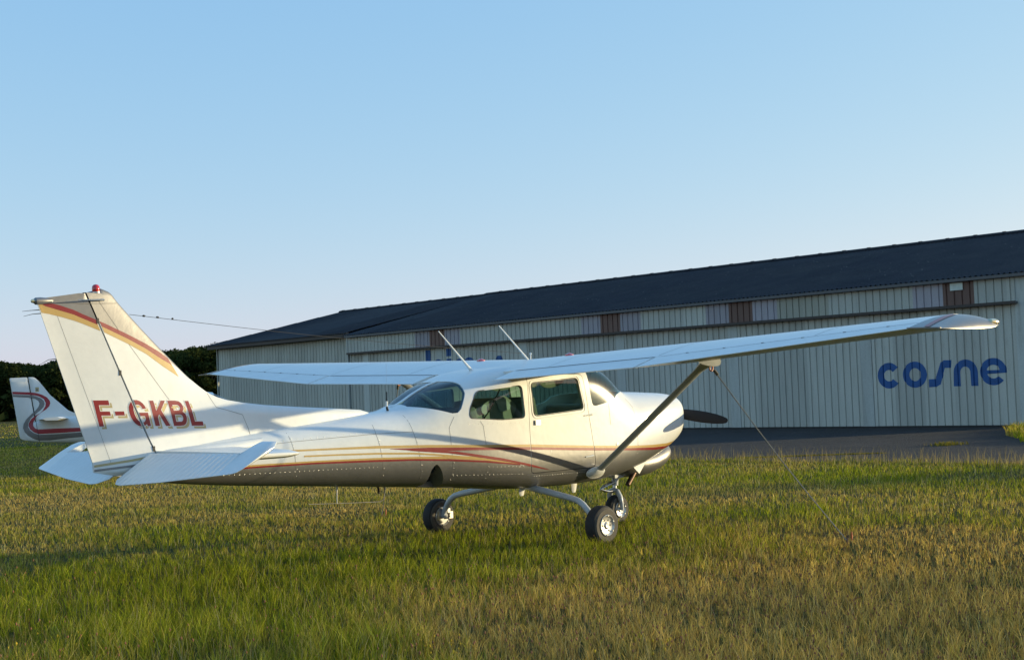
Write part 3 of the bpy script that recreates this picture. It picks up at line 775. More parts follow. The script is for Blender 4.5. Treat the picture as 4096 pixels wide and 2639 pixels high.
for s in (-1, 1):
    decal('red_stripe', band(RS_T, RS_B), fin_y, .002, M['red'], fin, s, cuts=HC)
    decal('gold_stripe', band([(x, z - .0005) for x, z in RS_B], GS_B), fin_y, .0018, M['gold'], fin, s, cuts=HC)
    decal('grey_band', band([(-6.53, 1.150), (-6.2, 1.180), (-6.01, 1.205)], [(-6.53, 1.130), (-6.2, 1.160), (-6.01, 1.185)]), fin_y, .002, M['shadow_letter'], rudder, s, cuts=HC)
    decal('grey_band', band([(-6.53, 1.112), (-6.2, 1.132), (-6.01, 1.15)], [(-6.53, 1.093), (-6.2, 1.112), (-6.01, 1.130)]), fin_y, .002, M['pewter'], rudder, s, cuts=HC)
    decal('panel_seam', stroke([(-6.46, 2.55), (-6.28, 2.30), (-5.90, 1.80), (-5.72, 1.56)], .003), fin_y, .0012, M['seam'], fin, s)
    decal('panel_seam', stroke([(-6.86, 2.50), (-6.50, 1.50), (-6.38, 1.15)], .0022), fin_y, .0012, M['seam'], rudder, s)
    decal('panel_seam', stroke([(-6.60, 2.525), (-6.28, 2.535)], .004), fin_y, .0022, M['seam'], fin, s)
    decal('panel_seam', stroke([(-6.98, 2.525), (-6.70, 2.532), (-6.60, 2.525)], .004), fin_y, .0028, M['seam'], rudder, s)
    decal('panel_seam', stroke([(-5.40, 1.73), (-5.33, 1.60), (-5.06, 1.52), (-5.00, 1.38), (-4.98, 1.30)], .004), fin_y, .0012, M['seam'], fin, s)
# registration letters
def reg_pt(a, b_):            # lettering grid -> fin plane
    px, py = 350 + a * .2091, 1600 + b_ * .2091
    return px, py
LET = {'F': ([(130, 2), (395, 2), (418, 95), (232, 95), (258, 215), (425, 215), (445, 293), (280, 293), (328, 500), (247, 503)], []),
 '-': ([(510, 215), (672, 213), (690, 290), (525, 292)], []),
 'G': ([(1075, 160), (1050, 110), (1010, 60), (960, 18), (900, -5), (850, -3), (800, 25), (770, 70), (755, 130), (762, 200), (775, 260), (800, 330), (835, 395), (880, 450), (930, 485), (985, 502), (1030, 497), (1060, 482), (1085, 455), (1105, 495), (1165, 492), (1110, 237), (945, 238), (965, 305), (1050, 305), (1062, 340), (1065, 380), (1040, 415), (1000, 422), (960, 408), (920, 375), (885, 320), (860, 260), (842, 190), (842, 140), (855, 105), (890, 85), (930, 85), (965, 105), (995, 140), (1005, 168)], []),
 'K': ([(1140, 8), (1218, 8), (1270, 205), (1365, 6), (1448, 8), (1362, 185), (1545, 490), (1455, 492), (1325, 270), (1300, 320), (1340, 492), (1250, 492)], []),
 'B': ([(1495, 8), (1640, 6), (1720, 18), (1770, 55), (1800, 110), (1805, 170), (1785, 215), (1840, 260), (1868, 330), (1868, 400), (1850, 450), (1810, 480), (1740, 490), (1612, 492)], [[(1588, 90), (1690, 90), (1720, 110), (1735, 150), (1730, 180), (1700, 195), (1612, 198)], [(1632, 275), (1740, 275), (1775, 295), (1795, 340), (1790, 385), (1765, 408), (1658, 410)]]),
 'L': ([(1845, 12), (1922, 12), (2030, 405), (2185, 405), (2205, 485), (1965, 487)], [])}
# affine-ish grid to fin plane, from four surveyed corners
RC = np.array(REG_CORNERS)
def reg(a, b_):
    u, v = a / 2300., b_ / 600.
    p = (RC[0] * (1 - u) * (1 - v) + RC[1] * u * (1 - v) + RC[2] * u * v + RC[3] * (1 - u) * v); return (float(p[0]), float(p[1]))
for ch, (out, holes) in LET.items():
    O = [reg(a, b_) for a, b_ in out]; Hs = [[reg(a, b_) for a, b_ in h] for h in holes]
    SO = [reg(a + 54, b_ + 50) for a, b_ in out]; SH = [[reg(a + 54, b_ + 50) for a, b_ in h] for h in holes]
    WO = grow_poly(O, .0055); WH = [grow_poly(h, -.0055) for h in Hs]
    decal('letter_shadow', [(SO, SH)], fin_y, .0012, M['shadow_letter'], fin, -1, .08, HC)
    decal('letter_outline', [(WO, WH)], fin_y, .0022, M['white'], fin, -1, .08, HC)
    decal('registration_letter', [(O, Hs)], fin_y, .0032, M['red'], fin, -1, .08, HC)
# beacon, tail lamp, antennas on the fin
mb = MB(); mb.lathe((-6.468, 0, 2.620), (0, 0, 1), [(0, .036), (.012, .036), (.014, .031)], 20); bc = mb.obj('beacon_base', M['steel'], plane)
mb = MB(); mb.lathe((-6.468, 0, 2.634), (0, 0, 1), [(0, .031), (.02, .034), (.045, .031), (.058, .02), (.063, .004)], 20); mb.obj('beacon', M['beacon'], plane)
mb = MB(); mb.lathe((-6.93, 0, 2.545), (-1, 0, -.04), [(-.09, .004), (-.02, .026), (.04, .032), (.085, .030), (.10, .018)], 18); mb.obj('tail_lamp_housing', M['pewter'], plane)
mb = MB(); mb.lathe((-7.03, 0, 2.542), (-1, 0, 0), [(0, .018), (.018, .015), (.025, .004)], 14); mb.obj('tail_lamp', M['lamp'], plane)
for s in (-1, 1):
    mb = MB(); mb.tube([(-6.42, s * .045, 2.560), (-6.50, s * .075, 2.556), (-6.72, s * .16, 2.545)], [.010, .008, .003], 8); mb.obj('navigation_antenna', M['steel'], plane)
for z_, dz in ((2.47, .015), (2.44, .004), (2.06, -.02)):
    x_ = rud_te(z_); mb = MB(); mb.tube([(x_, 0, z_), (x_ - .07, 0, z_ - .006), (x_ - .15, 0, z_ - .03 + dz)], [.004, .0025, .0015], 6); mb.obj('static_wick', M['black'], rudder)
for z_ in (1.26, 1.93, 2.38):
    mb = MB(); mb.box((hinge_x(z_), 0, z_), (.022, 2 * half_t(z_) + .004, .045)); mb.obj('hinge_bracket', M['dark'], fin, smooth=False)

# ---- tailplane and elevators
def naca(n, m, p, t):
    b_ = np.linspace(0, math.pi, n); xc = .5 * (1 - np.cos(b_))
    yt = 5 * t * (.2969 * np.sqrt(xc) - .126 * xc - .3516 * xc ** 2 + .2843 * xc ** 3 - .1036 * xc ** 4)
    yc = np.where(xc < p, m / p ** 2 * (2 * p * xc - xc ** 2), m / (1 - p) ** 2 * (1 - 2 * p + 2 * p * xc - xc ** 2)) if m else 0 * xc
    return xc, yc + yt, yc - yt
HX, HZ = -5.985, 1.205
def stab_half(s):
    rings = []
    for y, xl, tk in ((.02, -5.10, .045), (.3, -5.14, .045), (1.30, -5.36, .036), (1.40, -5.40, .03), (1.445, -5.46, .016), (1.452, -5.55, .004)):
        xx = xl + (HX + .012 - xl) * (1 - np.cos(np.linspace(0, math.pi / 2, 9)))
        th = tk * np.sqrt(np.minimum(1, (xl - xx) / .12))
        rings.append([(x, s * y, HZ - .012 + t) for x, t in zip(xx, th)] + [(x, s * y, HZ - .012 - t) for x, t in zip(xx[::-1], th[::-1])][:-1])
    return MB().loft(rings).obj('tailplane', M['white'], plane, angle=40)
DROOP = math.radians(27)
def elev_pt(x, y, t):         # x behind the hinge negative, t thickness
    c, s_ = math.cos(DROOP), math.sin(DROOP); dx = x - HX
    return (HX + dx * c - t * s_, y, HZ + dx * s_ + t * c)
def elev_half(s):
    rings = []
    ST = ((.07, -6.40), (.16, -6.475), (.26, -6.49), (.8, -6.42), (1.44, -6.30), (1.455, -6.297))
    ys_ = list(np.arange(.07, 1.452, .0094)) + [1.455, 1.46, 1.62, 1.67, 1.685]
    for y in ys_:
        xt = float(np.interp(y, [q[0] for q in ST] + [1.46, 1.62, 1.67, 1.685], [q[1] for q in ST] + [-6.296, -6.265, -6.235, -6.18]))
        xl = HX - .006 if y < 1.456 else -5.76 - max(0, y - 1.62) * 1.2
        tk = .042 if y < 1.456 else .034
        if y > 1.65: tk = .02
        if y > 1.68: tk = .006
        bead = .008 * abs(math.sin(math.pi * y / .075)) ** 4 if .1 < y < 1.45 else 0.
        q = 1 - np.cos(np.linspace(0, math.pi / 2, 8)); xx = xl + (xt - xl) * q
        th = [tk * (min(1, (xl - x) / .03 + .25) if y < 1.456 else min(1, math.sqrt((xl - x) / .10 + .01))) * max(.06, min(1, (x - xt) / max(.05, (min(xl, HX) - xt)))) for x in xx]
        th = [t + (bead if 1 < i < 7 else 0.) for i, t in enumerate(th)]
        rings.append([elev_pt(x, s * y, t) for x, t in zip(xx, th)] + [elev_pt(x, s * y, -t) for x, t in zip(xx[::-1], th[::-1])])
    return MB().loft(rings).obj('elevator', M['white'], plane, angle=40)
for s in (-1, 1): stab_half(s); ev = elev_half(s); evr = ev if s == -1 else None
# hinge fairing where the fin meets the tail
for s in (-1, 1):
    rings = []
    for x, w, z in ((-4.92, .01, 1.29), (-5.2, .09, 1.275), (-5.6, .10, 1.255), (-5.95, .06, 1.232), (-5.98, .02, 1.225)):
        y0 = float(FY(x, 1.22)) * .8
        rings.append([(x, s * (y0 + w * math.cos(a)), z - .05 + .06 * math.sin(a)) for a in np.linspace(-.6, math.pi * .75, 10)])
    MB().loft(rings).obj('tail_fairing', M['white'], plane, angle=60)
mb = MB(); mb.tube([(-6.10, 0, .985), (-6.09, 0, .95), (-6.12, 0, .93), (-6.15, 0, .95), (-6.13, 0, .985)], .007, 8); mb.obj('tie_down_ring', M['steel'], plane)

# ---- wings
def wing_sec(y):
    a = abs(y)
    if a <= 2.547:
        k = a / 2.547; le = (-.75, 1.902 + .078 * k); te = (-2.377, 1.735 + .078 * k)
    else:
        k = (a - 2.547) / (5.25 - 2.547); le = (-.75 - .15 * k, 1.98 + .10 * k); te = (-2.377 + .334 * k, 1.813 + .213 * k)
    return le, te
def wing_pts(y, t=.12, n=41):
    le, te = wing_sec(y); c = math.hypot(te[0] - le[0], te[1] - le[1]); ux = ((te[0] - le[0]) / c, (te[1] - le[1]) / c); uz = (ux[1], -ux[0])
    k = np.clip((abs(y) - 2.547) / 2.7, 0, 1); xc, yu, yl = naca(n, .02, .4, t); yl = yl * (1 - .25 * k)
    f = lambda a, b_: (le[0] + c * (ux[0] * a + uz[0] * b_), y, le[1] + c * (ux[1] * a + uz[1] * b_))
    return xc, yu, yl, f
SPL = .79
def wing_ring(y, x0, x1, n=20):
    xc, yu, yl, f = wing_pts(y)
    if x0 == 0: q = x1 * (1 - np.cos(np.linspace(0, math.pi / 2, n)))
    else: q = np.linspace(x0, x1, 9)
    U = np.interp(q, xc, yu); L = np.interp(q, xc, yl)
    if x1 >= .999: U[-1] = max(U[-1], .0022); L[-1] = min(L[-1], -.0022)
    up = [f(a, b_) for a, b_ in zip(q, U)]; lo = [f(a, b_) for a, b_ in zip(q, L)]
    return up + (lo[::-1][:-1] if x0 == 0 else lo[::-1])
def skin_paint():
    m, nt, b = new_mat('wing_skin')
    paint_nodes(nt, b, WHITE)
    tc = N(nt, 'ShaderNodeTexCoord'); sep = N(nt, 'ShaderNodeSeparateXYZ'); nt.links.new(tc.outputs['Object'], sep.inputs[0])
    w = math_n(nt, 'POWER', math_n(nt, 'ABSOLUTE', math_n(nt, 'SINE', math_n(nt, 'MULTIPLY', sep.outputs[1], math.pi / .33))), 12.)
    bump(nt, b, w, .12, .006); b.inputs['Roughness'].default_value = .3; return m
M['wing'] = skin_paint()
for s in (-1, 1):
    ys = [0, .3, .6, 1.2, 1.9, 2.547, 3.2, 3.9, 4.6, 5.2]
    w = MB().loft([wing_ring(s * y, 0, SPL) for y in ys]).obj('wing', M['wing'], plane, angle=30)
    fl = MB().loft([wing_ring(s * y, SPL + .006, 1.) for y in (.64, 1.2, 1.9, 2.535)]).obj('flap', M['ribbed'], plane, angle=30)
    al = MB().loft([wing_ring(s * y, SPL + .006, 1.) for y in (2.56, 3.2, 3.9, 4.6, 5.19)]).obj('aileron', M['ribbed'], plane, angle=30)
    # tip fairing: upper skin rolls down to a straight lower edge
    rings = []
    for q in np.linspace(0, 1, 9):
        y = 5.205 + .27 * math.sin(q * math.pi / 2); k = math.cos(q * math.pi / 2) * .97 + .03
        xc, yu, yl, f = wing_pts(s * 5.2); qq = .5 * (1 - np.cos(np.linspace(0, math.pi, 23)))
        sh = 1 - .10 * q ** 3
        U = np.interp(qq, xc, yu); L = np.interp(qq, xc, yl)
        U2 = L + (U - L) * k; U2[-1] = L[-1] + .008
        pts = []
        for a, b_ in zip(qq, U2): p = f(.5 + (a - .47) * sh, b_ - .012 * q); pts.append((p[0], s * y, p[2]))
        for a, b_ in zip(qq[::-1][:-1], (L + .0 * qq)[::-1][:-1]): p = f(.5 + (a - .47) * sh, b_ - .012 * q); pts.append((p[0], s * y, p[2]))
        rings.append(pts)
    tip = MB().loft(rings).obj('wing_tip', M['pewter'], plane, angle=50)
    # slanting red band over the tip
    xc, yu, yl, f = wing_pts(s * 5.2); vs = []
    for i, a in enumerate(np.linspace(.40, .98, 14)):
        for dy in (0, .045):
            yy = 5.235 + (a - .40) * .16 - .06 * 0 + dy; q = math.asin(min(1, (yy - 5.205) / .27)) / (math.pi / 2); k = math.cos(q * math.pi / 2) * .97 + .03
            aa = (a - .5) / (1 - .10 * q ** 3) + .47
            U = np.interp(aa, xc, yu); L = np.interp(aa, xc, yl); p = f(a, L + (U - L) * k - .012 * q); vs.append((p[0], s * yy, p[2] + .004))
    mobj('red_band', vs, [(2 * i, 2 * i + 1, 2 * i + 3, 2 * i + 2) for i in range(13)], M['red'], tip)
    p = f(.10, .0); mb = MB(); mb.lathe((p[0] - .03, s * 5.44, p[2] - .005), (1, s * .2, 0), [(-.05, .012), (-.03, .028), (.03, .030), (.065, .022), (.08, .005)], 14)
    lamp = mb.obj('wing_tip_lamp', M['lamp'], tip)
    # strut and its end fairings
    A = Vector((-.715, s * .55, .690)); B_ = Vector((-1.100, s * 2.46, 1.872)); T = (B_ - A).normalized()
    cx = Vector((1, 0, 0)); cx = (cx - T * cx.dot(T)).normalized(); cn = T.cross(cx)
    def foil(c, ch, th, n=20): return [c + cx * (ch * .5 * math.cos(a) + ch * .06 * math.sin(a) ** 2) + cn * (th * .5 * math.sin(a) * (1 + .25 * math.cos(a))) for a in np.linspace(0, 2 * math.pi, n + 1)[:-1]]
    MB().loft([foil(A + (B_ - A) * k, .125, .052) for k in (0, .2, .5, .8, 1)]).obj('wing_strut', M['leggrey'], plane, angle=60)
    cuff = MB().loft([foil(A + (B_ - A) * k, .125 * m_, .052 * m2 + .004) for k, m_, m2 in ((.925, 1.04, 1.05), (.955, 1.18, 1.4), (.975, 1.45, 1.8), (.99, 1.9, 2.5), (1.003, 2.5, 3.2))]).obj('strut_fairing', M['leggrey'], plane, angle=60)
    rings = []
    for k, r1_, r2_ in ((-.012, .155, .066), (.012, .145, .060), (.030, .115, .050), (.05, .085, .040), (.09, .071, .034)):
        c = A + T * k + Vector((0, s * .004, 0))
        rings.append([c + Vector((math.cos(a) * r1_, 0, math.sin(a) * r2_)) + (Vector((0, -s * .03 * (1 - math.sin(a)) * .5, 0)) if k < .02 else Vector()) for a in np.linspace(0, 2 * math.pi, 25)[:-1]])
    MB().loft(rings).obj('strut_cuff', M['white'], plane, angle=60)
    # fuel cap
    xc, yu, yl, f = wing_pts(s * .70); p = f(.30, np.interp(.30, xc, yu)); mb = MB(); mb.lathe((p[0], p[1], p[2] - .004), (0, 0, 1), [(0, .05), (.012, .05), (.02, .03), (.03, .012)], 18); mb.obj('fuel_cap', M['beacon'], w)
    # rib and spar lines on the upper skin
    def top_line(pts_, nm='panel_seam', wd=.0035, parent=w, mt='seam'):
        vs_ = []
        for (yy, a) in pts_:
            xc_, yu_, yl_, f_ = wing_pts(s * yy); p_ = Vector(f_(a, np.interp(a, xc_, yu_))) + Vector((0, 0, .0016)); vs_.append(p_)
        out_ = []
        for i, p_ in enumerate(vs_):
            t_ = (vs_[min(i + 1, len(vs_) - 1)] - vs_[max(i - 1, 0)]).normalized(); n_ = t_.cross(Vector((0, 0, 1))).normalized() * wd
            out_ += [p_ + n_, p_ - n_]
        mobj(nm, out_, [(2 * i, 2 * i + 1, 2 * i + 3, 2 * i + 2) for i in range(len(vs_) - 1)], M[mt], parent)
    top_line([(y, .30) for y in np.linspace(.7, 5.15, 16)]); 
    for yy in (1.1, 2.55, 4.2): top_line([(yy, a) for a in np.linspace(.12, .77, 12)], wd=.003)
    top_line([(y, SPL + .003) for y in np.linspace(.66, 2.53, 12)], 'flap_gap', .011, fl, 'dark'); top_line([(y, SPL + .003) for y in np.linspace(2.58, 5.17, 12)], 'aileron_gap', .0028, al, 'dark')
    # lift-up lip over the flap and hinge stubs along the aileron
    for yy in (2.9, 3.3, 3.7, 4.1, 4.5, 4.9):
        xc_, yu_, yl_, f_ = wing_pts(s * yy); p_ = f_(SPL, np.interp(SPL, xc_, yu_)); mb = MB(); mb.box((p_[0], p_[1], p_[2] + .000), (.022, .022, .007)); mb.obj('hinge', M['seam'], al, smooth=False)

# ---- engine end
mb = MB(); mb.lathe((1.225, 0, 1.306), (1, 0, 0), [(0, .15), (.05, .148), (.15, .12), (.25, .075), (.31, .035), (.335, .004)], 28); mb.obj('spinner', M['pewter'], plane)
def blade(s):
    rings = []; H = Vector((1.268, 0, 1.306)); ax = Vector((0, -s * .993, -s * .142)).normalized(); px_ = Vector((1, 0, 0)); pz = ax.cross(px_)
    for r, ch, th, tw in ((.03, .08, .05, 60), (.12, .11, .045, 54), (.20, .14, .036, 46), (.30, .152, .028, 40), (.45, .155, .021, 33), (.60, .148, .016, 27), (.75, .125, .012, 22), (.86, .095, .010, 20), (.92, .066, .008, 19), (.945, .03, .005, 19)):
        t = math.radians(tw); c_ = math.cos(t); s_ = math.sin(t)
        u_ = pz * c_ + px_ * s_; v_ = px_ * c_ - pz * s_
        rings.append([H + ax * r + u_ * (ch * .5 * math.cos(a)) + v_ * (th * .5 * math.sin(a)) for a in np.linspace(0, 2 * math.pi, 15)[:-1]])
    return MB().loft(rings).obj('propeller_blade', M['prop'], plane, angle=60)
blade(1); blade(-1)
rings = []
for x, hw, zt, zb in ((1.168, .07, .86, .79), (1.155, .12, .90, .745), (1.12, .165, .93, .695), (1.05, .20, .94, .645), (.95, .22, .93, .602), (.78, .235, .9, .555), (.58, .235, .88, .532), (.36, .22, .86, .548), (.16, .17, .84, .60), (.10, .10, .80, .66)):
    rings.append([(x, hw * math.cos(a), (zb + .45 * (zt - zb)) + (.45 * (zt - zb) if math.sin(a) < 0 else .55 * (zt - zb)) * math.sin(a)) for a in np.linspace(0, 2 * math.pi, 33)[:-1]])
MB().loft(rings).obj('chin_cowl', M['pewter'], plane, angle=60)
for s in (-1, 1):
    mb = MB(); mb.prism([(.23, .675), (.47, .735), (.33, .595)], lambda p, t: (p[0], t, p[1]), s * .30, s * .285); mb.obj('cowl_flap', M['white'], plane, smooth=False)
mb = MB(); mb.tube([(.46, -.14, .64), (.38, -.15, .565), (.27, -.16, .465)], [.030, .031, .031], 16); ex = mb.obj('exhaust_pipe', M['exhaust'], plane)
mb = MB(); mb.tube([(.272, -.1598, .467), (.268, -.1602, .4635)], [.026, .026], 16); mb.obj('pipe_bore', M['black'], ex)
mb = MB(); mb.lathe((-.35, -float(FY(-.35, .98)) + .003, .98), (0, -1, 0), [(0, .022), (.006, .02), (.008, .005)], 16); mb.obj('vent_cap', M['white'], plane)

# ---- undercarriage
def wheel(name, c, r, wd, s, brake):
    c = Vector(c); h = wd / 2
    mb = MB(); mb.lathe(c, (0, 1, 0), [(-h * .8, r * .44), (-h, r * .56), (-h * 1.02, r * .78), (-h * .80, r * .94), (-h * .4, r * .995), (0, r), (h * .4, r * .995), (h * .8, r * .94), (h * 1.02, r * .78), (h, r * .56), (h * .8, r * .44)], 40)
    ty = mb.obj(name, M['rubber'], plane, angle=40)
    for d in (-1, 1):
        mb = MB(); mb.lathe(c + Vector((0, d * (h * 1.0 + .001), 0)), (0, d, 0), [(-.016, r * .92), (0.0035, r * .80), (.0015, r * .57), (-.01, r * .54), (-.02, r * .7)], 40); mb.obj('sidewall', M['dusty_rubber'], ty)
        mb = MB(); mb.lathe(c + Vector((0, d * (h * .8 + .011), 0)), (0, d, 0), [(-.03, r * .50), (.012, r * .545), (.016, r * .52), (.004, r * .44), (.0, r * .40), (-.004, r * .2), (0.004, r * .15), (.010, r * .10), (.008, .002)], 32); rim = mb.obj('wheel_hub', M['alu'], ty, angle=30)
        for k in range(6):
            a = 2 * math.pi * k / 6; p = c + Vector((math.cos(a) * r * .30, d * (h * .8 + .0105), math.sin(a) * r * .30))
            mb = MB(); mb.lathe(p, (0, d, 0), [(-.002, r * .05), (.0015, r * .05)], 10); mb.obj('hub_hole', M['seam'], ty)
            a += .39; p = c + Vector((math.cos(a) * r * .48, d * (h * .8 + .024), math.sin(a) * r * .48))
            mb = MB(); mb.lathe(p, (0, d, 0), [(-.004, .008), (.007, .007)], 6); mb.obj('wheel_bolt', M['steel'], ty)
    return ty
for s in (-1, 1):
    wy = 1.275
    ty = wheel('main_wheel', (-1.49, s * wy, .204), .206, .15, s, True)
    leg = [(-1.52, s * .16, .60), (-1.51, s * .26, .580), (-1.50, s * .60, .520), (-1.50, s * .88, .472), (-1.50, s * .97, .448), (-1.50, s * 1.04, .408), (-1.497, s * 1.10, .350), (-1.493, s * 1.165, .265), (-1.49, s * 1.18, .215)]
    mb = MB(); mb.tube(leg, [.040, .038, .036, .034, .034, .034, .033, .031, .030], 14); mb.obj('main_gear_leg', M['leggrey'], plane, angle=60)
    mb = MB(); mb.lathe((-1.49, s * 1.195, .212), (0, s, 0), [(-.006, .088), (.006, .088)], 28); mb.obj('brake_disc', M['steel'], ty)
    mb = MB(); mb.box((-1.395, s * 1.185, .215), (.06, .06, .08)); mb.box((-1.43, s * 1.175, .27), (.04, .05, .05)); mb.lathe((-1.40, s * 1.145, .215), (0, s, 0), [(0, .026), (.03, .026)], 14); mb.obj('brake_caliper', M['alu'], ty, angle=30)
    mb = MB(); mb.lathe((-1.49, s * 1.17, .212), (0, s, 0), [(-.03, .03), (.06, .034)], 14); mb.obj('axle', M['leggrey'], ty)
nw = wheel('nose_wheel', (.235, 0, .172), .176, .115, 1, False)
mb = MB(); mb.tube([(.25, 0, .66), (.222, 0, .46)], [.042, .040], 16); ng = mb.obj('nose_leg', M['leggrey'], plane)
mb = MB(); mb.tube([(.224, 0, .48), (.212, 0, .40)], [.024, .024], 16); mb.obj('oleo_piston', M['steel'], plane)
mb = MB(); mb.tube([(.20, -.03, .50), (.06, -.03, .47), (-.04, 0, .43)], [.012, .011, .010], 8); mb.tube([(.20, .03, .50), (.06, .03, .47), (-.04, 0, .43)], [.012, .011, .010], 8); mb.tube([(-.04, 0, .43), (.08, -.025, .395), (.20, -.03, .40)], [.010, .011, .012], 8); mb.tube([(-.04, 0, .43), (.08, .025, .395), (.20, .03, .40)], [.010, .011, .012], 8); mb.obj('torque_link', M['steel'], plane)
for s in (-1, 1):
    mb = MB(); mb.tube([(.208, 0, .405), (.205, s * .05, .390), (.212, s * .083, .33), (.225, s * .09, .24), (.235, s * .09, .165)], [.032, .032, .030, .026, .022], 12); mb.obj('nose_fork', M['leggrey'], plane)
mb = MB(); mb.box((.23, -.02, .60), (.16, .10, .10)); mb.box((.33, -.08, .60), (.10, .05, .05)); mb.obj('nose_gear_trunnion', M['leggrey'], plane, smooth=False)

# ---- antennas, handles, small fittings
def rod(name, pts, rad, mat, parent=None, n=8):
    mb = MB(); mb.tube(pts, rad, n); return mb.obj(name, mat, parent or plane)
rod('whip_antenna', [(-2.06, 0, 1.868), (-2.14, 0, 1.942), (-2.30, 0, 2.09), (-2.528, 0, 2.301)], [.020, .013, .009, .006], M['white'])
rod('whip_antenna', [(-1.13, 0, 1.935), (-1.172, 0, 1.972), (-1.40, 0, 2.17), (-1.623, 0, 2.364)], [.020, .013, .009, .006], M['white'])
mb = MB(); mb.tube([(-1.142, 0, 1.93), (-1.139, 0, 2.04)], .007, 8); mb.lathe((-1.139, 0, 2.048), (0, 0, 1), [(-.014, .004), (-.008, .012), (0, .015), (.008, .012), (.014, .004)], 12); mb.obj('antenna_post', M['white'], plane)
w0, w1 = Vector((-6.155, 0, 2.44)), Vector((-1.139, 0, 2.048))
rod('antenna_wire', [w0 + (w1 - w0) * k + Vector((0, 0, -.03 * math.sin(math.pi * k))) for k in np.linspace(0, 1, 14)], .0024, M['dark'], n=5)
for k, L_ in ((.028, .03), (.055, .03), (.085, .02)):
    p = w0 + (w1 - w0) * k; d = (w1 - w0).normalized(); mb = MB(); mb.lathe(p, d, [(-L_ / 2, .003), (-L_ / 4, .009), (L_ / 4, .009), (L_ / 2, .003)], 8); mb.obj('insulator', M['dark'], plane)
mb = MB(); mb.tube([(-3.345, -.10, 1.47), (-3.36, -.10, 1.535)], [.014, .011], 8); mb.obj('stub_antenna_foot', M['black'], plane)
rod('stub_antenna', [(-3.36, -.10, 1.53), (-3.358, -.10, 1.585)], .011, M['white']); rod('stub_antenna', [(-3.358, -.10, 1.585), (-3.355, -.10, 1.68)], .006, M['black']); rod('wire_aerial', [(-3.355, -.10, 1.68), (-3.345, -.10, 2.05)], .0012, M['steel'], n=4)
rod('rod_antenna', [(-3.95, 0, .78), (-3.951, 0, .70), (-3.953, 0, .60)], [.012, .006, .004], M['white'])
rod('bent_whip_antenna', [(-3.345, 0, .74), (-3.350, 0, .66), (-3.352, 0, .625), (-3.365, 0, .592), (-3.40, 0, .574), (-3.7, 0, .589), (-4.295, 0, .625)], [.009, .004, .004, .004, .004, .0035, .003], M['rope'])
rod('drain_mast', [(-3.435, 0, .75), (-3.415, 0, .657)], [.012, .010], M['black'])
for x, y, z0, z1 in ((-1.56, -.20, .60, .487), (-.605, -.10, .56, .444)):
    mb = MB(); mb.loft([[(x + a * ch * .5 + off, y + b_ * .008, z) for a, b_ in ((-1, 0), (-.5, 1), (.6, 1), (1, 0), (.6, -1), (-.5, -1))] for z, ch, off in ((z0, .105, 0), (z1 + .02, .075, -.012), (z1, .05, -.012))]); mb.obj('blade_antenna', M['white'], plane)
def on_skin(x, z, out=0.): return (x, -(float(FY(x, z)) + out), z)
x_, z_ = -1.654, 1.288
mb = MB(); c = Vector(on_skin(x_, z_, .006)); mb.box(c, (.075, .022, .05)); mb.obj('door_handle', M['steel'], door_r, smooth=False)
for xx, zz in ((-.80, 1.335), (-.80, .875)):
    mb = MB(); c = Vector(on_skin(xx, zz, .004)); mb.tube([c + Vector((-.10, 0, -.004)), c + Vector((.03, 0, .004))], [.006, .012], 8); mb.obj('door_hinge', M['white'], door_r)
# window seals
def loop_tube(poly, yf, rad, name, mat, parent, side=-1):
    P = [(x, side * (float(yf(x, z)) + .001), z) for x, z in poly]
    mb = MB(); mb.tube(P + P[:2], rad, 6); return mb.obj(name, mat, parent)
loop_tube(grow_poly(DOOR_WIN, .006), FY, .004, 'window_seal', M['dark'], door_r); loop_tube(grow_poly(SIDE_WIN, .004), FY, .004, 'window_seal', M['dark'], plane)
loop_tube(round_poly([(-1.755, 1.742), (-.962, 1.785), (-.865, 1.372), (-1.722, 1.330)], .08), FY, .004, 'window_frame', M['white'], door_r)

# ---- cabin fittings
def cushion(name, c, d, R, mat):
    mb = MB(); mb.box(c, d, R); o_ = mb.obj(name, mat, plane, smooth=False)
    bm = bmesh.new(); bm.from_mesh(o_.data); bmesh.ops.bevel(bm, geom=bm.edges[:], offset=min(d) * .35, segments=3, affect='EDGES', profile=.6); bm.to_mesh(o_.data); bm.free()
    o_.data.polygons.foreach_set('use_smooth', [True] * len(o_.data.polygons)); return o_
for y in (-.26, .26):
    cushion('seat_cushion', (-1.30, y, .98), (.46, .44, .14), Matrix.Rotation(-.12, 3, 'Y'), M['seat'])
    cushion('seat_back', (-1.58, y, 1.28), (.13, .44, .58), Matrix.Rotation(-.22, 3, 'Y'), M['seat'])
cushion('rear_bench', (-2.18, 0, 1.0), (.42, .92, .14), None, M['seat']); cushion('rear_bench_back', (-2.45, 0, 1.24), (.12, .92, .50), Matrix.Rotation(-.25, 3, 'Y'), M['seat'])
cushion('instrument_panel', (-.36, 0, 1.28), (.14, .98, .36), None, M['cabin'])
for y in (-.24, .24): rod('control_column', [(-.42, y, 1.26), (-.60, y, 1.27)], .012, M['black'])
def plate(name, pts, y, mat, tilt=0., th=.012):
    mb = MB(); mb.prism(round_poly(pts, .04), lambda p, t: (p[0], t + (p[1] - 1.5) * tilt, p[1]), y, y + th); return mb.obj(name, mat, plane, smooth=False)
plate('sun_visor', [(-1.47, 1.74), (-1.04, 1.76), (-1.064, 1.708), (-1.153, 1.673), (-1.295, 1.651), (-1.40, 1.668)], -.42, M['visor'])
plate('sun_visor', [(-1.60, 1.73), (-1.49, 1.74), (-1.50, 1.675), (-1.545, 1.665), (-1.59, 1.675)], -.42, M['visor'])
plate('sun_visor', [(-1.47, 1.74), (-1.04, 1.76), (-1.10, 1.66), (-1.295, 1.64), (-1.40, 1.66)], .40, M['visor'])
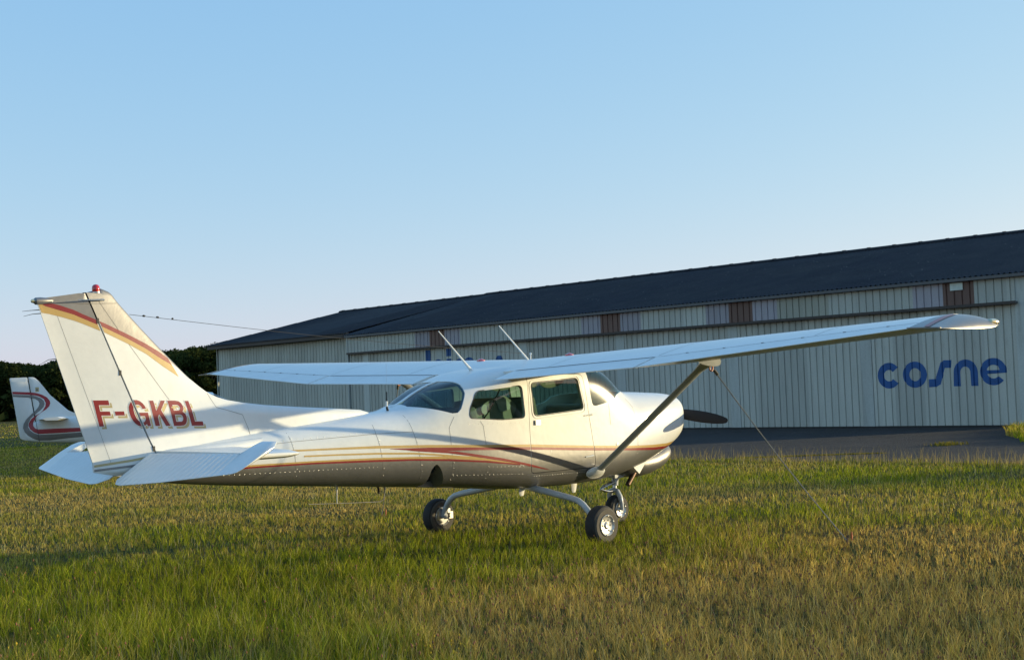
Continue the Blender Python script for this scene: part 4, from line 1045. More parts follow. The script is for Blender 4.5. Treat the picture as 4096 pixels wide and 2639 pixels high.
plate('window_plate', [(-2.447, 1.436), (-2.066, 1.584), (-1.925, 1.591), (-1.75, 1.479), (-1.858, 1.30), (-2.344, 1.30)], -.36, M['shade'])  # folded sun shade behind the rear side window
plate('window_plate', [(-2.093, 1.549), (-1.985, 1.592), (-1.87, 1.491), (-1.888, 1.442), (-1.995, 1.421), (-2.035, 1.426)], -.385, M['leggrey'])  # paler angular plate just outboard of it
plate('window_disc', [(-2.319, 1.472), (-2.267, 1.52), (-2.21, 1.482), (-2.208, 1.44), (-2.254, 1.396), (-2.302, 1.415)], -.39, M['leggrey'], th=.02)  # small rounded grey plate beside it
rod('harness', [(-1.70, -.46, 1.72), (-1.66, -.42, 1.4), (-1.50, -.34, 1.1)], .012, M['shade'])
rod('harness', [(-2.10, -.46, 1.66), (-2.2, -.40, 1.45), (-2.36, -.30, 1.2)], .008, M['black'])

# ---- tie-down lines (things of their own)
def tie_down(s, ground, label):
    top = Vector((-1.035, s * 2.45, 1.795)); g_ = Vector((*ground, .05)); t_ = empty('tie_down_rope', (ground[0], ground[1], 0))
    tag(t_, label, 'rope', 'wing tie-down ropes')
    mb = MB(); mb.tube([top + (g_ - top) * k + Vector((0, 0, -.04 * math.sin(math.pi * k))) for k in np.linspace(.03, 1, 12)], .0055, 8); mb.obj('rope', M['rope'], t_)
    mb = MB(); mb.tube([top + Vector((.028 * math.cos(a), s * -.01, .035 * math.sin(a))) for a in np.linspace(0, 2 * math.pi, 13)], .008, 6); mb.obj('shackle', M['orange'], t_)
    mb = MB(); mb.tube([top + (g_ - top) * .015, top + (g_ - top) * .045], .016, 8); mb.obj('knot', M['seam'], t_)
    mb = MB(); mb.tube([g_ + Vector((0, 0, -.12)), g_, g_ + Vector((.03, .01, .05))], .012, 8); mb.obj('ground_anchor', M['exhaust'], t_)
    mb = MB(); mb.tube([g_ + Vector((.05, -.02, .0)), g_ + Vector((.055, -.02, .05)), g_ + Vector((.05, -.025, .085))], [.006, .011, .005], 6); mb.obj('marker_tag', M['orange'], t_)
tie_down(-1, (-.488, -3.576), 'grey rope from the near wing strut down to a peg in the grass')
tie_down(1, (-.60, 3.40), 'grey tie-down rope under the far wing, mostly behind the cabin')

# ------------------------------------------------------------------ low-wing aircraft parked behind
P2 = Vector((2.88, 21.89, 0)); H2 = Vector((.906, -.423, 0)); S2 = Vector((.423, .906, 0))     # rudder trailing edge, heading, port side
plane2 = empty('low_wing_aircraft', tuple(P2 + H2 * 4.5))
tag(plane2, 'white low-wing aircraft with curling red and grey tail stripes behind the big fin', 'aircraft')
M['grey_stripe'] = paint('grey_stripe_paint', (.20, .19, .18), .2)
M['red2'] = paint('crimson_paint', (.36, .012, .025))
F2 = [(.30, .03, 1.25, .875, 1.05), (.65, .09, 1.34, .812, 1.07), (1.3, .17, 1.42, .76, 1.08), (1.94, .25, 1.46, .715, 1.08), (3.0, .40, 1.52, .64, 1.06), (3.8, .48, 1.54, .60, 1.05), (4.8, .52, 1.52, .58, 1.04), (5.8, .50, 1.42, .60, 1.03), (6.6, .43, 1.33, .70, 1.02), (6.9, .34, 1.26, .80, 1.02), (6.96, .2, 1.17, .90, 1.02)]
f2 = np.array(F2); G = [pchip(f2[:, 0], f2[:, i]) for i in range(1, 5)]
def y2(xr, z):
    w, zt, zb, zm = (float(g_(xr)) for g_ in G); h = zt - zm if z > zm else zm - zb; q = min(1, abs(z - zm) / max(h, .01)); return w * (1 - q ** 2.6) ** (1 / 2.6)
def W2(x, y, z): return tuple(P2 + H2 * float(x) + S2 * float(y) + Vector((0, 0, float(z))))
rings = []
for xr in np.concatenate([np.arange(.30, 6.7, .16), [6.8, 6.9, 6.94, 6.96]]):
    w, zt, zb, zm = (float(g_(xr)) for g_ in G)
    rings.append([W2(xr, w * np.sign(math.cos(a)) * abs(math.cos(a)) ** .77, zm + (zt - zm if math.sin(a) > 0 else zm - zb) * np.sign(math.sin(a)) * abs(math.sin(a)) ** .77) for a in np.linspace(0, 2 * math.pi, 33)[:-1]])
fus2 = MB().loft(rings).obj('fuselage', M['white'], plane2, angle=60)
# fin and rudder outlines (x from the rudder trailing edge, z)
def slab(name, outline, half, mat, parent, taper=.35):
    n_ = len(outline); cx_ = sum(p[0] for p in outline) / n_; cz_ = sum(p[1] for p in outline) / n_
    inn = [(cx_ + (x - cx_) * .86, cz_ + (z - cz_) * .90) for x, z in outline]
    rings = [[W2(x, -half * taper, z) for x, z in outline], [W2(x, half * taper, z) for x, z in outline]]
    mb = MB(); mb.loft([[W2(x, -half, z) for x, z in inn], [W2(x, -half * taper, z) for x, z in outline], [W2(x, half * taper, z) for x, z in outline], [W2(x, half, z) for x, z in inn]]); return mb.obj(name, mat, parent, angle=50)
rud2 = slab('rudder', round_poly([(-.012, 2.425), (.408, 2.432), (.636, .82), (.305, .875), (.205, .92)], .04), .035, M['white'], plane2)
fin2 = slab('fin', round_poly([(.424, 2.432), (.54, 2.432), (.60, 2.40), (.905, 2.0), (1.355, 1.575), (1.53, 1.487), (1.9, 1.45), (2.1, 1.2), (.652, .84)], .025), .04, M['white'], plane2)
Z1 = lambda a, b_: (a * .3247, 1400 + b_ * .3247)
P2C = np.array(TAIL2_CORNERS)       # survey of the tail plane: grid corners -> (x, z)
def t2(a, b_):
    u, v = a / 1200., (b_ - 300) / 900.
    p = P2C[0] * (1 - u) * (1 - v) + P2C[1] * u * (1 - v) + P2C[2] * u * v + P2C[3] * (1 - u) * v; return (float(p[0]), float(p[1]))
def decal2(name, pts, mat, eps):
    yf = lambda x, z: max(.041, y2(x, z) if x > .31 else 0.)
    me_o = decal(name, [([t2(a, b_) for a, b_ in pts], [])], yf, eps, mat, None, -1, .08)
    for v in me_o.data.vertices: v.co = W2(v.co.x, v.co.y, v.co.z)
    return attach(me_o, fin2)
RED_UP = [(148, 512), (340, 518), (440, 527), (510, 548), (570, 580), (605, 620), (613, 652), (600, 690), (560, 730), (500, 768), (432, 806), (380, 848), (350, 900), (347, 940), (368, 978), (415, 1012), (470, 1032), (700, 1020), (1100, 990), (1070, 950), (760, 960), (465, 975), (425, 962), (402, 930), (402, 890), (425, 850), (445, 812), (520, 745), (552, 690), (556, 650), (535, 605), (480, 572), (420, 556), (340, 548), (152, 542)]
GREY = [(150, 550), (340, 556), (430, 566), (490, 588), (532, 622), (543, 660), (530, 702), (488, 745), (420, 793), (372, 842), (342, 900), (340, 945), (362, 985), (410, 1020), (468, 1040), (700, 1030), (1105, 1000), (1115, 1055), (800, 1085), (600, 1110), (470, 1112), (400, 1088), (340, 1052), (300, 1010), (280, 960), (286, 910), (320, 850), (380, 790), (440, 735), (470, 692), (480, 655), (465, 625), (420, 597), (340, 584), (155, 574)]
decal2('red_stripe', RED_UP, M['red2'], .004); decal2('grey_stripe', GREY, M['grey_stripe'], .003)
decal2('emblem', [(428, 458), (472, 456), (474, 512), (430, 514)], M['shadow_letter'], .003); decal2('emblem_mark', [(438, 478), (460, 476), (462, 500), (440, 502)], M['seam'], .005)
decal2('hinge_gap', [(338, 335), (343, 335), (483, 1130), (478, 1130)], M['dark'], .006)
for s in (-1, 1):
    rings = [[W2(x, s * y, z + t) for x, t in ((xl, 0), (xl - .1, .04), (xl - .35, .035), (xt, .004), (xt, -.004), (xl - .35, -.035), (xl - .1, -.04))] for y, xl, xt, z in ((.02, 1.36, .66, 1.37), (.9, 1.32, .66, 1.38), (1.40, 1.27, .66, 1.39), (1.47, 1.15, .72, 1.39))]
    MB().loft(rings).obj('tailplane', M['white'], plane2, angle=40)
    rings = [[W2(x, s * y, z + t) for x, t in ((xl, 0), (xl - .15, .09), (xl - .6, .08), (xt, .005), (xt, -.005), (xl - .6, -.06), (xl - .15, -.06))] for y, xl, xt, z in ((.2, 5.5, 3.9, .66), (2.5, 5.3, 3.95, .78), (4.2, 5.1, 4.0, .92), (4.4, 4.8, 4.2, .95))]
    MB().loft(rings).obj('wing', M['white'], plane2, angle=40)
    mb = MB(); mb.lathe(W2(4.3, s * 1.3, .2), S2, [(-.06, .1), (-.075, .16), (0, .2), (.075, .16), (.06, .1)], 24); mb.obj('wheel', M['rubber'], plane2)
    mb = MB(); mb.tube([W2(4.3, s * 1.3, .2), W2(4.35, s * 1.25, .70)], .045, 10); mb.obj('gear_leg', M['white'], plane2)
mb = MB(); mb.lathe(W2(6.2, 0, .18), S2, [(-.05, .08), (-.06, .14), (0, .18), (.06, .14), (.05, .08)], 24); mb.obj('wheel', M['rubber'], plane2)
mb = MB(); mb.tube([W2(6.2, 0, .18), W2(6.1, 0, .70)], .04, 10); mb.obj('gear_leg', M['white'], plane2)
# cabin: white roof over a dark wrap-round canopy
rings = []
for xr, w, z in ((2.9, .28, 1.54), (3.4, .38, 1.74), (4.0, .43, 1.87), (4.6, .44, 1.905), (4.95, .43, 1.86), (5.30, .42, 1.69), (5.60, .37, 1.52), (5.72, .3, 1.44)):
    rings.append([W2(xr, w * math.cos(a), 1.38 + (z - 1.38) * abs(math.sin(a)) ** .7 * (1 if math.sin(a) > 0 else -.2)) for a in np.linspace(0, 2 * math.pi, 25)[:-1]])
MB().loft(rings).obj('canopy', M['smoke'], plane2, angle=60)
rings = []
for xr, w, z in ((2.8, .20, 1.52), (3.3, .30, 1.73), (4.0, .36, 1.885), (4.6, .37, 1.925), (4.92, .35, 1.888)):
    rings.append([W2(xr, w * a, z - .06 * a * a) for a in np.linspace(-1, 1, 9)] + [W2(xr, w * a, z - .03 - .06 * a * a) for a in np.linspace(1, -1, 9)])
MB().loft(rings).obj('cabin_roof', M['white'], plane2, angle=60)
mb = MB(); mb.lathe(W2(6.96, 0, 1.03), H2, [(0, .12), (.1, .1), (.2, .04), (.23, .003)], 18); mb.obj('spinner', M['white'], plane2)
for s in (-1, 1):
    mb = MB(); mb.loft([[W2(7.04 + .02 * math.sin(a), s * r, 1.03 + ch * math.cos(a)) for a in np.linspace(0, 2 * math.pi, 9)[:-1]] for r, ch in ((.05, .03), (.3, .06), (.6, .05), (.85, .02))]); mb.obj('propeller_blade', M['prop'], plane2)

# ------------------------------------------------------------------ white trailer at the edge of the wood
tr = empty('box_trailer', (30.5, 70.2, 0)); tag(tr, 'small white box trailer far off in front of the dark wood', 'trailer')
def tbox(name, c, d, mat, bev=.06):
    mb = MB(); mb.box((30.5 + c[0], 70.2 + c[1], c[2]), d, None); o_ = mb.obj(name, mat, tr, smooth=False)
    bm = bmesh.new(); bm.from_mesh(o_.data); bmesh.ops.bevel(bm, geom=bm.edges[:], offset=bev, segments=2, affect='EDGES'); bm.to_mesh(o_.data); bm.free(); return o_
tbox('body', (.9, 0, 1.05), (3.0, 1.7, 1.45), M['white']); tbox('roof_trim', (.9, 0, 1.80), (3.06, 1.74, .06), M['clad_post'], .02)
tbox('window', (.45, -.86, 1.28), (.30, .03, .22), M['black'], .01); tbox('drawbar', (-.9, 0, .45), (.9, .10, .10), M['gutter'], .02)
for dx in (.7, 1.3):
    for s in (-1, 1):
        mb = MB(); mb.lathe((30.5 + dx, 70.2 + s * .8, .30), (0, 1, 0), [(-.08, .15), (-.09, .28), (0, .30), (.09, .28), (.08, .15)], 18); mb.obj('wheel', M['rubber'], tr)

# ------------------------------------------------------------------ trees
def leaf_material(name, a, b_):
    m = bpy.data.materials.new(name); m.use_nodes = True; nt = m.node_tree; nt.nodes.clear()
    out = N(nt, 'ShaderNodeOutputMaterial'); mx = N(nt, 'ShaderNodeMixShader'); df = N(nt, 'ShaderNodeBsdfDiffuse'); tl = N(nt, 'ShaderNodeBsdfTranslucent')
    nz = noise(nt, .9, 4); r = ramp(nt, nz.outputs[0], [(.35, a), (.65, b_)])
    oi = N(nt, 'ShaderNodeObjectInfo'); k = math_n(nt, 'MULTIPLY_ADD', oi.outputs['Random'], .5, .75)
    v = N(nt, 'ShaderNodeVectorMath', operation='SCALE'); nt.links.new(r.outputs[0], v.inputs[0]); nt.links.new(k, v.inputs['Scale'])
    nt.links.new(v.outputs[0], df.inputs[0]); nt.links.new(v.outputs[0], tl.inputs[0]); mx.inputs[0].default_value = .3
    nt.links.new(df.outputs[0], mx.inputs[1]); nt.links.new(tl.outputs[0], mx.inputs[2]); nt.links.new(mx.outputs[0], out.inputs[0]); return m
M['leaf'] = leaf_material('oak_foliage', (.028, .040, .012), (.060, .075, .022)); M['bark'] = simple('bark', (.10, .075, .05), .9, 0, .3, 9, bmp=.6)
def crown_mesh(seed, H=10., R=3.6, nleaf=4800, size=.25):
    r_ = np.random.default_rng(seed); ncl = 34
    cz = H * (.22 + .72 * r_.random(ncl) ** .8); k = np.sqrt(np.clip(1 - ((cz / H - .52) / .50) ** 2, .05, 1))
    an = r_.random(ncl) * 2 * np.pi; rr = R * k * np.sqrt(r_.random(ncl)) * .85
    cc = np.stack([rr * np.cos(an), rr * np.sin(an), cz], 1); cr_ = .75 + .65 * r_.random(ncl)
    i = r_.integers(0, ncl, nleaf); d = r_.normal(size=(nleaf, 3)); d /= np.linalg.norm(d, axis=1)[:, None]
    p = cc[i] + d * (cr_[i] * (.55 + .5 * r_.random(nleaf)))[:, None] * np.array([1.1, 1.1, .85])
    a = r_.normal(size=(nleaf, 3)); a /= np.linalg.norm(a, axis=1)[:, None]; b_ = np.cross(a, r_.normal(size=(nleaf, 3))); b_ /= np.linalg.norm(b_, axis=1)[:, None]
    s_ = (size * (.6 + .8 * r_.random(nleaf)))[:, None]
    v = np.stack([p - a * s_, p + b_ * s_ * .6, p + a * s_, p - b_ * s_ * .6], 1).reshape(-1, 3)
    me_ = bpy.data.meshes.new('crown'); me_.from_pydata(v.tolist(), [], np.arange(len(v)).reshape(-1, 4).tolist()); me_.update(); me_.materials.append(M['leaf']); return me_
def trunk_mesh(seed, H=10.):
    r_ = random.Random(seed); mb = MB()
    mb.tube([(0, 0, -.2), (.05, .02, H * .2), (.1, -.05, H * .45), (0, 0, H * .8)], [.24, .19, .13, .04], 8)
    for k in range(6):
        a = r_.random() * 6.28; z = H * (.22 + .09 * k); L = H * .2
        mb.tube([(.05, 0, z), (.5 * L * math.cos(a), .5 * L * math.sin(a), z + L * .35), (L * math.cos(a), L * math.sin(a), z + L * .8)], [.09, .06, .02], 6)
    me_ = bpy.data.meshes.new('trunk'); me_.from_pydata(mb.v, [], mb.f); me_.update(); me_.materials.append(M['bark']); return me_
CR = [crown_mesh(40 + k) for k in range(5)]; CR_OPEN = [crown_mesh(60 + k, nleaf=520, size=.27) for k in range(3)]; TK = [trunk_mesh(k) for k in range(3)]
def tree(name, x, y, sc, k, label, group=None, wide=1., sparse=False):
    t_ = empty(name, (x, y, 0)); tag(t_, label, 'tree', group)
    rz = random.random() * 6.28
    for nm, me_ in (('trunk', TK[k % 3]), ('crown', CR_OPEN[k % 3] if sparse else CR[k % 5])):
        o_ = bpy.data.objects.new(nm, me_); COL.objects.link(o_); o_.parent = t_; o_.scale = (sc * wide, sc * wide, sc); o_.rotation_euler = (0, 0, rz)
    return t_
# px columns of the skyline and tree-top height: (bearing from the view axis in photo pixels, top in metres)
def at_bearing(px, dist):
    a = YAW + math.atan((px - 2048) / FPX); return CAM[0] + dist * math.sin(a), CAM[1] + dist * math.cos(a)
tk = 0
for row, (dist, step) in enumerate(((205, 62), (213, 62), (222, 70))):
    px = -260 + row * 24
    while px < 1250:
        x, y = at_bearing(px + random.uniform(-14, 14), dist + random.uniform(-3, 3))
        top = np.interp(px, [-300, 0, 130, 200, 300, 420, 600, 700, 860, 1500], [8.2, 8.4, 8.0, 8.6, 9.4, 9.6, 9.7, 9.6, 9.9, 9.6]) * random.uniform(.93, 1.04) - (.5 if row == 0 else 0)
        tree('broadleaf_tree', x, y, top / 10., tk, 'dark broadleaf tree in the wood along the horizon', 'trees of the far wood', 1.15); tk += 1
        px += step
for px, dist, top, lab in ((845, 149, 7.4, 'leafy green tree touching the left corner of the hangar'), (790, 152, 7.2, 'second leafy green tree left of the hangar corner'),
                           (735, 150, 7.0, 'third leafy green tree left of the hangar corner'), (700, 158, 6.8, 'small leafy green tree just right of the big lettered fin')):
    x, y = at_bearing(px, dist); tree('broadleaf_tree', x, y, top / 10., tk, lab, 'trees behind the hangar end', 1.1); tk += 1
# low scrub that closes the foot of the wood
mb_v = []
r_ = np.random.default_rng(5); nb = 8000
pxs = r_.uniform(-300, 1250, nb); ds = r_.uniform(200, 226, nb); aa = YAW + np.arctan((pxs - 2048) / FPX)
p = np.stack([CAM[0] + ds * np.sin(aa), CAM[1] + ds * np.cos(aa), r_.random(nb) ** 1.2 * 5.2], 1)
a = r_.normal(size=(nb, 3)); a /= np.linalg.norm(a, axis=1)[:, None]; b_ = np.cross(a, r_.normal(size=(nb, 3))); b_ /= np.linalg.norm(b_, axis=1)[:, None]
s_ = (.55 * (.6 + .8 * r_.random(nb)))[:, None]
v = np.stack([p - a * s_, p + b_ * s_ * .7, p + a * s_, p - b_ * s_ * .7], 1).reshape(-1, 3)
me_ = bpy.data.meshes.new('undergrowth'); me_.from_pydata(v.tolist(), [], np.arange(len(v)).reshape(-1, 4).tolist()); me_.update()
o = link_mesh('undergrowth', me_, M['leaf'], smooth=False); tag(o, 'dark undergrowth at the foot of the far wood', 'undergrowth', kind='stuff')
def scrub(name, label, P, seed, size):
    r2 = np.random.default_rng(seed); n2 = len(P); a2 = r2.normal(size=(n2, 3)); a2 /= np.linalg.norm(a2, axis=1)[:, None]; b2 = np.cross(a2, r2.normal(size=(n2, 3))); b2 /= np.linalg.norm(b2, axis=1)[:, None]
    s2 = (size * (.6 + .8 * r2.random(n2)))[:, None]; v2 = np.stack([P - a2 * s2, P + b2 * s2 * .7, P + a2 * s2, P - b2 * s2 * .7], 1).reshape(-1, 3)
    m2 = bpy.data.meshes.new(name); m2.from_pydata(v2.tolist(), [], np.arange(len(v2)).reshape(-1, 4).tolist()); m2.update()
    tag(link_mesh(name, m2, M['leaf'], smooth=False), label, 'undergrowth', kind='stuff')
r3 = np.random.default_rng(8); cc = r3.uniform(-60, -8, 9000); ss = 105 + r3.uniform(-2.5, 2.5, 9000); zz = r3.random(9000) ** 1.1 * np.where(cc < -14, 6.5, 4.5)  # unseen scrub, added to hide the bright horizon from the window reflections
scrub('added_belt_scrub', 'unseen undergrowth added under the sunward tree belt to darken window reflections', np.stack([(1.6 * ss + cc) / 1.887, (-ss + 1.6 * cc) / 1.887, zz], 1), 3, .5)
# the tree belt on the sunward side of the field, outside the picture: its long shadows reach the foreground
random.seed(99)
c_ = -44.
while c_ < 11:
    if c_ < -13: hgt = random.uniform(12.5, 15.0)
    elif c_ < -5.4: hgt = random.uniform(10.35, 10.8)
    elif abs(c_ - 4.0) < 1.4: hgt = 9.75
    else: hgt = random.uniform(7.6, 8.7)
    s_along = 105 + random.uniform(-1.5, 1.5)
    x = (1.6 * s_along + c_) / 1.887; y = (-s_along + 1.6 * c_) / 1.887
    tree('broadleaf_tree', x, y, hgt / 10., tk, 'broadleaf tree in the belt on the sunward side of the field', 'trees of the sunward belt', 1.0 if hgt > 10 else .7, sparse=-13 < c_ < -5.4); tk += 1
    c_ += 2.6
# ------------------------------------------------------------------ grass
def vnoise(x, y, sc, seed):
    r_ = np.random.default_rng(seed); T = r_.random((64, 64)); u = x / sc; v = y / sc
    i = np.floor(u).astype(int); j = np.floor(v).astype(int); fu = u - i; fv = v - j; fu = fu * fu * (3 - 2 * fu); fv = fv * fv * (3 - 2 * fv)
    g_ = lambda a, b_: T[a % 64, b_ % 64]
    return (g_(i, j) * (1 - fu) + g_(i + 1, j) * fu) * (1 - fv) + (g_(i, j + 1) * (1 - fu) + g_(i + 1, j + 1) * fu) * fv
DRY = [(-2.6, -6.2, 1.6), (-1.4, -5.6, 1.4), (-3.2, -4.4, 1.0), (-4.1, -6.0, 1.5), (-5.0, -5.4, 1.2), (-.3, -4.8, 1.1), (.4, -3.9, 1.0), (3.1, 1.2, 1.1), (-.8, 12.5, 2.2), (-2., 6.3, 1.1), (-.3, 5.0, 1.0), (-4.6, -6.9, 1.3), (-5.8, -5.0, .9)]
GRN = [(-5.8, .3, 1.4), (-4.2, -.9, 1.3), (-7.2, -1.0, 1.3), (-.9, -1.1, .9), (1.9, -.7, 1.0), (7.8, 1.9, 1.6), (-1.5, .2, .7), (-6.5, 1.4, 1.3), (-6.4, -2.4, .9)]
def dryness(x, y):
    d = .46 + .55 * (vnoise(x, y, 1.7, 1) - .5) + .45 * (vnoise(x, y, .55, 2) - .5) + .35 * (vnoise(x, y, 4.5, 3) - .5)
    for cx_, cy_, r in DRY: d = d + .55 * np.exp(-((x - cx_) ** 2 + (y - cy_) ** 2) / r ** 2)
    for cx_, cy_, r in GRN: d = d - .48 * np.exp(-((x - cx_) ** 2 + (y - cy_) ** 2) / r ** 2)
    return np.clip(d, 0, 1)
def blades(x, y, h, w, col, lean, r_, name, mat, label, cat, bend=.35):
    n_ = len(x); an = r_.random(n_) * 2 * np.pi; la = r_.random(n_) * 2 * np.pi; L = lean * (.3 + r_.random(n_))
    dx, dy = np.cos(la) * L, np.sin(la) * L; wx, wy = np.cos(an) * w * .5, np.sin(an) * w * .5
    V = np.zeros((n_, 5, 3), np.float32)
    V[:, 0] = np.stack([x - wx, y - wy, 0 * x - .01], 1); V[:, 1] = np.stack([x + wx, y + wy, 0 * x - .01], 1)
    mx_, my_, mz = x + dx * h * bend, y + dy * h * bend, h * .58
    V[:, 2] = np.stack([mx_ + wx * .75, my_ + wy * .75, mz], 1); V[:, 3] = np.stack([mx_ - wx * .75, my_ - wy * .75, mz], 1)
    V[:, 4] = np.stack([x + dx * h, y + dy * h, h], 1)
    me_ = bpy.data.meshes.new(name); me_.vertices.add(n_ * 5); me_.vertices.foreach_set('co', V.ravel())
    b0 = (np.arange(n_) * 5)[:, None]; lp = np.concatenate([b0 + np.array([[0, 1, 2, 3]]), b0 + np.array([[3, 2, 4]])], 1).astype(np.int32)
    me_.loops.add(n_ * 7); me_.loops.foreach_set('vertex_index', lp.ravel())
    me_.polygons.add(n_ * 2); st = (np.arange(n_)[:, None] * 7 + np.array([[0, 4]])).astype(np.int32); me_.polygons.foreach_set('loop_start', st.ravel())
    me_.polygons.foreach_set('loop_total', np.tile(np.array([4, 3], np.int32), n_))
    at = me_.color_attributes.new('blade', 'FLOAT_COLOR', 'POINT'); C4 = np.ones((n_, 5, 4), np.float32); C4[:, :, :3] = col[:, None, :]
    at.data.foreach_set('color', C4.ravel()); me_.update(calc_edges=True)
    o_ = link_mesh(name, me_, mat, smooth=False); tag(o_, label, cat, kind='stuff'); return o_
def blade_material():
    m = bpy.data.materials.new('grass_blades'); m.use_nodes = True; nt = m.node_tree; nt.nodes.clear()
    out = N(nt, 'ShaderNodeOutputMaterial'); at = N(nt, 'ShaderNodeVertexColor', layer_name='blade'); df = N(nt, 'ShaderNodeBsdfDiffuse'); tl = N(nt, 'ShaderNodeBsdfTranslucent'); mx = N(nt, 'ShaderNodeMixShader'); mx.inputs[0].default_value = .42
    tc = mixc(nt, 1., at.outputs[0], (1.15, 1.1, .7), 'MULTIPLY')
    nt.links.new(at.outputs[0], df.inputs[0]); nt.links.new(tc, tl.inputs[0]); nt.links.new(df.outputs[0], mx.inputs[1]); nt.links.new(tl.outputs[0], mx.inputs[2]); nt.links.new(mx.outputs[0], out.inputs[0]); return m
M['blade'] = blade_material()
def scatter(n_, r0, r1, power, half, r_):
    q = 2 - power; u = r_.random(n_); r = (r0 ** q + u * (r1 ** q - r0 ** q)) ** (1 / q)
    th = YAW + r_.uniform(-half, half, n_); return CAM[0] + r * np.sin(th), CAM[1] + r * np.cos(th), r
def grass_colour(d, r_, n_):
    g1 = np.array([.13, .175, .012]); g2 = np.array([.42, .42, .035]); s1 = np.array([.72, .53, .17]); s2 = np.array([.44, .27, .085])
    t = (r_.random(n_) ** 1.3)[:, None]; green = g1 * (1 - t) + g2 * t; t = r_.random(n_)[:, None]; straw = s1 * (1 - t) + s2 * t
    k = np.clip(d + r_.normal(0, .24, n_), 0, 1)[:, None]; k = k * k * (3 - 2 * k)
    return (green * (1 - k) + straw * k) * (.5 + 1.0 * r_.random(n_) ** 1.2)[:, None]
r_ = np.random.default_rng(21)
def field(n_, r0, r1, power, half, wscale, name, label):
    x, y, r = scatter(n_, r0, r1, power, half, r_)
    # blades stand in tufts: pull most of them towards a jittered lattice, leaving gaps between
    sp = .085 * np.maximum(1, r / 11); i = np.round(x / .11); j = np.round(y / .11)
    jx = (np.sin(i * 12.9898 + j * 78.233) * 43758.5453) % 1 - .5; jy = (np.sin(i * 39.346 + j * 11.135) * 24634.6345) % 1 - .5
    near = r < 20; pull = .5 * near
    x = x + ((i + .8 * jx) * .11 - x) * pull; y = y + ((j + .8 * jy) * .11 - y) * pull
    keep = ((x < apron_edge(y)) | (y > 34)) & (x < 60 + 0 * y); x, y, r, jx, jy = x[keep], y[keep], r[keep], jx[keep], jy[keep]; n_ = len(x); d = dryness(x, y)
    h = (.032 + .044 * r_.random(n_)) * (1 + 1.2 * np.exp(-((r - 8.5) / 4.2) ** 2)) * (1.2 - .5 * d) * (.6 + .8 * vnoise(x, y, .5, 9)) * (1 + .5 * jx * (r < 20))
    h *= 1 + .8 * np.exp(-((x - apron_edge(y)) / .35) ** 2) * (y < 34)
    w = wscale * np.maximum(1, r / 11) ** .95 * (.6 + .8 * r_.random(n_))
    col = grass_colour(d + .35 * jy * (r < 20), r_, n_) * (1 + .5 * jx * (r < 20))[:, None]
    blades(x, y, h, w, col, .62, r_, name, M['blade'], label, 'grass')
field(470000, 6.6, 62, 1.62, .48, .0043, 'grass', 'patchy green and straw coloured grass around the aircraft')
field(60000, 60, 200, 1.9, .42, .0062, 'distant_grass', 'sunlit grass reaching back to the far wood')
# taller bleached stalks
x, y, r = scatter(11000, 6.8, 40, 1.5, .48, r_); keep = (x < apron_edge(y) + .05); x, y, r = x[keep], y[keep], r[keep]; n_ = len(x)
h = (.08 + .09 * r_.random(n_)) * (1 + .6 * np.exp(-((r - 8.5) / 3) ** 2)); w = .0026 * np.maximum(1, r / 10)
col = np.array([.55, .45, .24]) * (.6 + .6 * r_.random(n_))[:, None]
blades(x, y, h, w, col, .45, r_, 'dry_stalks', M['blade'], 'taller bleached stalks standing in the grass', 'grass')
x = r_.uniform(10.4, 11.3, 1500); y = r_.uniform(-6, 12, 1500); h = .16 + .22 * r_.random(1500) ** 2; w = .006 + .003 * r_.random(1500)
blades(x, y, h, w, np.array([.34, .27, .13]) * (.6 + .7 * r_.random(1500))[:, None], .35, r_, 'edge_grass', M['blade'], 'tall dry stems along the edge of the apron', 'grass')
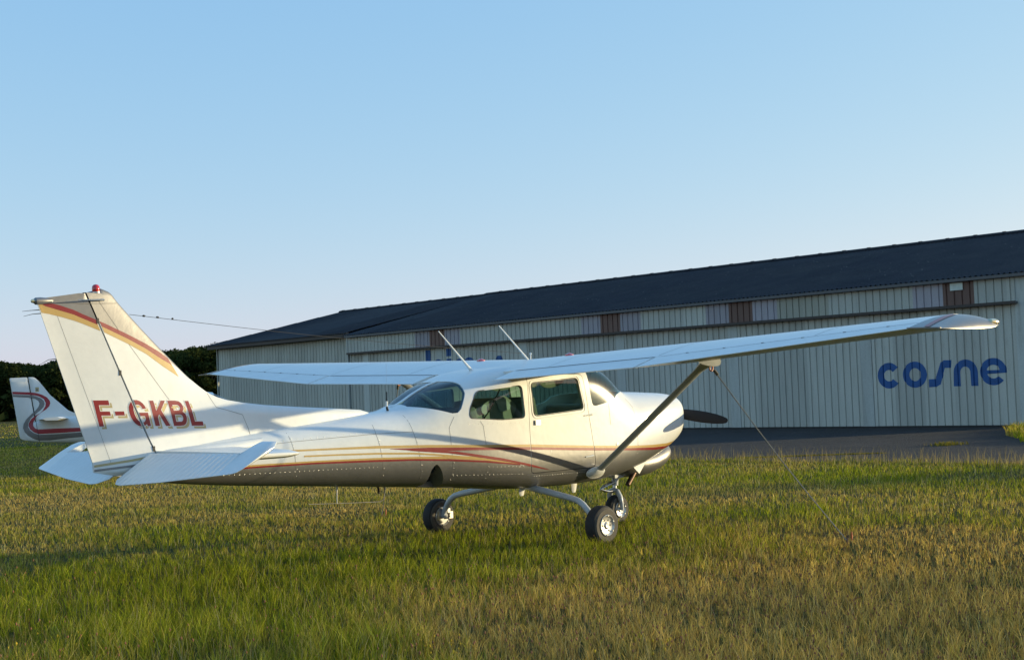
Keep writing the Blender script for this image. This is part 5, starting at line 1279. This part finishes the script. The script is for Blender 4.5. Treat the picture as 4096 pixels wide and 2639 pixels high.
# seed heads on stems in the foreground
def seed_heads(name, n_, r1, col, label, zr, size, clusters=None):
    x, y, r = scatter(n_, 6.8, r1, 1.0, .46, r_)
    if clusters is None:
        k = r_.random(n_) < dryness(x, y) * .9 + .05; x, y = x[k], y[k]
    else:
        i = r_.integers(0, len(clusters), n_); c_ = np.array(clusters)[i]; x = c_[:, 0] + r_.normal(0, .16, n_); y = c_[:, 1] + r_.normal(0, .16, n_)
    V = []; F = []; base = np.array([[1, 0, 0], [-.5, .87, 0], [-.5, -.87, 0], [0, 0, 1.6], [0, 0, -1.6]]); fc = [(0, 1, 3), (1, 2, 3), (2, 0, 3), (1, 0, 4), (2, 1, 4), (0, 2, 4)]
    hz = zr[0] + (zr[1] - zr[0]) * r_.random(len(x)); sz = size * (.6 + .8 * r_.random(len(x)))
    for k in range(len(x)):
        lx, ly = r_.normal(0, .03, 2); b0 = len(V); top = np.array([x[k] + lx, y[k] + ly, hz[k]])
        V += (base * sz[k] + top).tolist(); F += [tuple(b0 + q for q in f) for f in fc]
        b0 = len(V); V += [(x[k] - .0012, y[k], 0), (x[k] + .0012, y[k] + .001, 0), (top[0], top[1], top[2])]; F.append((b0, b0 + 1, b0 + 2))
    me_ = bpy.data.meshes.new(name); me_.from_pydata(V, [], F); me_.update(); m = simple(name + '_tone', col, .9, 0, .35, 3)
    o_ = link_mesh(name, me_, m, smooth=False); tag(o_, label, 'plants', kind='stuff')
seed_heads('seed_heads', 5200, 15, (.24, .105, .045), 'rust coloured seed heads in the foreground grass', (.09, .22), .0062)
seed_heads('yellow_flowers', 90, 9, (.55, .36, .02), 'small yellow flowers in the foreground grass', (.05, .12), .0065, [(-7.84, -1.9), (-6.57, -4.34), (-5.77, -5.51), (2.63, -1.19)])
# weeds in the apron: a seam of moss, and the overgrown corner on the right
wx = np.concatenate([np.interp(r_.random(1500), [0, 1], [11.75, 13.6]) + r_.normal(0, .06, 1500), r_.normal(16.7, .22, 260)]); t_ = (wx[:1500] - 11.75) / 1.85
wy = np.concatenate([6.4 - 2.2 * t_ + r_.normal(0, .10, 1500), r_.normal(4.25, .16, 260)])
blades(wx, wy, .012 + .03 * r_.random(1760) + np.concatenate([np.zeros(1500), .08 * r_.random(260)]), .014 + .01 * r_.random(1760), np.array([.20, .17, .035]) * (.6 + .8 * r_.random(1760))[:, None], .7, r_, 'apron_weeds', M['blade'], 'yellowish weeds growing from seams in the apron', 'weeds')
n_ = 9000; wx = r_.uniform(17.5, 26.0, n_); lim = np.interp(wx, [17.5, 19, 21, 23.5, 26], [2.9, 3.6, 4.9, 5.9, 6.3]); wy = lim - np.abs(r_.normal(0, 2.2, n_)); k = r_.random(n_) < np.clip(.35 + .9 * vnoise(wx, wy, .7, 5) - .3, 0, 1); wx, wy = wx[k], wy[k]; n_ = len(wx)
blades(wx, wy, .08 + .22 * r_.random(n_), .02 + .015 * r_.random(n_), grass_colour(dryness(wx, wy) * .8, r_, n_), .6, r_, 'corner_weeds', M['blade'], 'overgrown verge at the right corner of the hangar', 'weeds')
